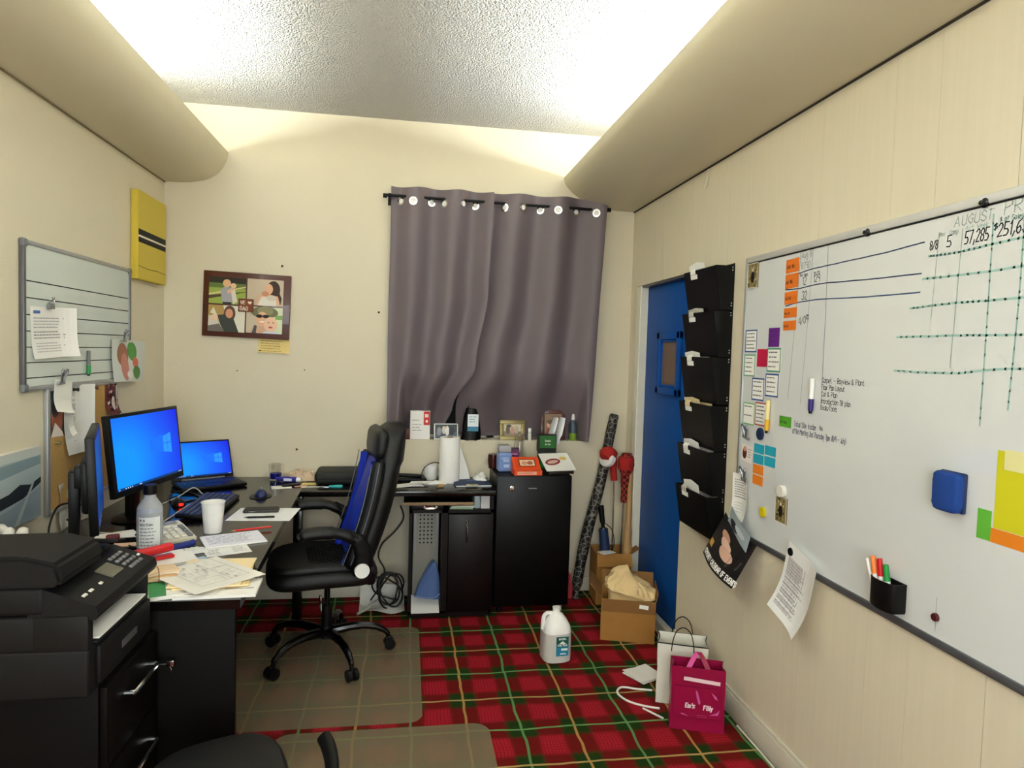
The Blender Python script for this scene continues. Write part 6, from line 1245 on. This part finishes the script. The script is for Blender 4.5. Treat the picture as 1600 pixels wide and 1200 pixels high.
def snake():
    m = mat('snake_roll', '#161412', .5); nt = m.node_tree; v = nt.nodes.new('ShaderNodeTexVoronoi'); v.inputs['Scale'].default_value = 28; v.feature = 'DISTANCE_TO_EDGE'; r = nt.nodes.new('ShaderNodeValToRGB'); r.color_ramp.elements[0].color = hexc('#7d776c'); r.color_ramp.elements[1].color = hexc('#15120f'); r.color_ramp.elements[0].position = .01; r.color_ramp.elements[1].position = .09
    tc = nt.nodes.new('ShaderNodeTexCoord'); nt.links.new(tc.outputs['Object'], v.inputs['Vector']); nt.links.new(v.outputs['Distance'], r.inputs[0]); nt.links.new(r.outputs[0], nt.nodes['Principled BSDF'].inputs['Base Color'])
snake()
rl = thing('patterned_roll', 'long black and grey patterned fabric roll leaning in the corner', 'fabric roll'); bm = nb()
add_tube(bm, [(1.115, 4.12, .012), (1.135, 4.15, .14), (1.195, 4.19, .42), (1.285, 4.225, .75), (1.345, 4.25, 1.05), (1.375, 4.258, 1.2)], [.022, .034, .037, .036, .035, .033, .031], 16, sub=5); obj('roll', bm, 'snake_roll', rl, ang=60)
bm = nb(); add_cyl(bm, (1.3755, 4.2582, 1.196), (1.3775, 4.259, 1.204), .026, n=16); obj('rolled_end', bm, 'black_plastic', rl)
crumple('red_wrapper', 'crumpled red and clear wrapper between fridge and patterned roll', 'wrapper', (1.075, 4.20, 0), .08, .09, .24, mat('red_wrap', '#b03a3e', .3), 31)
# shopping bags
def shopping_bag(name, label, c, w_, d_, h_, rz, m, rim=None):
    t = thing(name, label, 'bag', c, rz); bm = nb(); r_ = random.Random(int(w_*1000)); NX, NZ = 10, 8
    def ring(z, k, ins=0):
        P = []; ww, dd = w_/2-ins, d_/2-ins
        for a, b in (((-ww, -dd), (ww, -dd)), ((ww, -dd), (ww, dd)), ((ww, dd), (-ww, dd)), ((-ww, dd), (-ww, -dd))):
            for i in range(NX):
                u = i/NX; x, y = a[0]+(b[0]-a[0])*u, a[1]+(b[1]-a[1])*u; q = noise.noise(Vector((x*14, y*14, z*12+w_*50)))
                fold = .25*math.sin(PI*u)*(z/h_) if abs(a[0]-b[0]) < 1e-6 else 0
                s = .007*q*math.sin(PI*min(1, z/h_+.1)); P.append((x*(1-fold*.35)+s, y+s, z))
        return P
    loft(bm, [ring(.0008, 0)]+[ring(h_*i/NZ, i) for i in range(1, NZ+1)]+[ring(h_*i/NZ, i, .002) for i in range(NZ, 0, -1)]+[ring(.003, 0, .002)]); obj('bag_body', bm, m, t, ang=30)
    if rim:
        bm = nb(); add_tube(bm, ring(h_-.002, 0, -.001), .0028, 6, closed=True); obj('rim_cord', bm, rim, t)
    return t
wbg = shopping_bag('white_shopping_bag', 'white paper shopping bag with black cord rim by the wall', (1.30, 2.875, 0), .225, .13, .285, math.radians(-22), 'off_white', 'black_plastic')
for y in (-.066, .066):
    bm = nb(); add_tube(bm, [(-.05, y, .25), (-.045, y, .30), (-.03, y, .345), (.0, y, .365), (.03, y, .345), (.045, y, .30), (.05, y, .25)], .0025, 6, sub=5); obj('cord_handle', bm, 'black_plastic', wbg)
mbg = shopping_bag('magenta_shopping_bag', 'magenta shopping bag with white lettering and pink ribbons on the carpet', (1.275, 2.655, 0), .225, .10, .275, math.radians(-20), 'magenta_bag')
for x0, x1 in ((-.045, .0), (.045, .004)):
    bm = nb(); add_sheet(bm, lambda u, v: (x0+(x1-x0)*u+(v-.5)*.022, .0-.05*(1-u)+.012, .255+.095*u-.03*u*u), 8, 1, .001); obj('ribbon', bm, 'ribbon_pink' if x0 < 0 else 'magenta_bag', mbg)
p = Print(.20, .13, '#8f0f3c', .0006); p.text('Em\'s', -.05, -.025, .018, '#f4e6ea', .0042, slant=.15).text('Filly', .025, -.028, .018, '#f4d8e4', .0042, slant=.15).lines(-.0, -.055, .05, 2, .008, '#b04a78', .002)
p.poly([(-.01, .055), (.0, .045), (.012, .0), (.006, -.01), (-.004, .02)], '#c45a98').poly([(.055, .05), (.075, .035), (.082, .02), (.07, .025)], '#c45a98').poly([(.05, -.05), (.085, -.045), (.092, -.02), (.08, -.035)], '#c45a98').poly([(-.07, -.055), (-.05, -.06), (-.035, -.063), (-.06, -.052)], '#c86aa0')
o = p.obj('lettering', print_mat('bag_gloss', .3), mbg); mm = FR['B'].to_4x4(); mm.translation = (0, -.0585, .13); o.matrix_local = mm
p = Print(.15, .016, '#e4c4cc', .0006); o = p.obj('paper_strip', None, mbg); mm = FR['B'].to_4x4() @ Matrix.Rotation(-.06, 4, 'Z'); mm.translation = (.015, -.0575, .225); o.matrix_local = mm
cable('rope_handle', 'white rope handle sprawled on the carpet beside the magenta bag', [(1.165, 2.79, .006), (1.10, 2.82, .006), (1.04, 2.87, .006), (1.015, 2.94, .008), (1.05, 2.985, .01), (1.12, 2.97, .006), (1.19, 2.95, .006)], .005, 'white_fabric', cat='rope')
cable('rope_handle', 'second white rope running to the foot of the magenta bag', [(1.09, 2.80, .006), (1.12, 2.755, .006), (1.15, 2.71, .006)], .0045, 'white_fabric', cat='rope')
for k, (a, lb_) in enumerate(((.5, 'lower white leaflet on the carpet behind the white bag'), (.35, 'upper white leaflet on the carpet behind the white bag'))): sheet('leaflet', lb_, 1.20, 3.10, .15, .14, .001+.007*k, a, '#e9e6e0', .003, 'leaflet', None, None, lambda x, y: (x, y, .003+.004*abs(math.sin(x*20))))
cable('black_cable', 'black cables bunched on the floor between the box and the wall', [(1.44, 3.42, .02), (1.43, 3.34, .05), (1.45, 3.26, .015), (1.40, 3.2, .008), (1.38, 3.28, .04), (1.42, 3.36, .09), (1.455, 3.3, .06), (1.44, 3.2, .01), (1.41, 3.13, .006)], .0055, 'cable_black')
cable('white_cable', 'white cord running along the foot of the right wall', [(1.452, 2.62, .006), (1.453, 2.45, .006), (1.45, 2.25, .006), (1.452, 1.9, .006), (1.452, 1.5, .006)], .0045, 'trim_white')
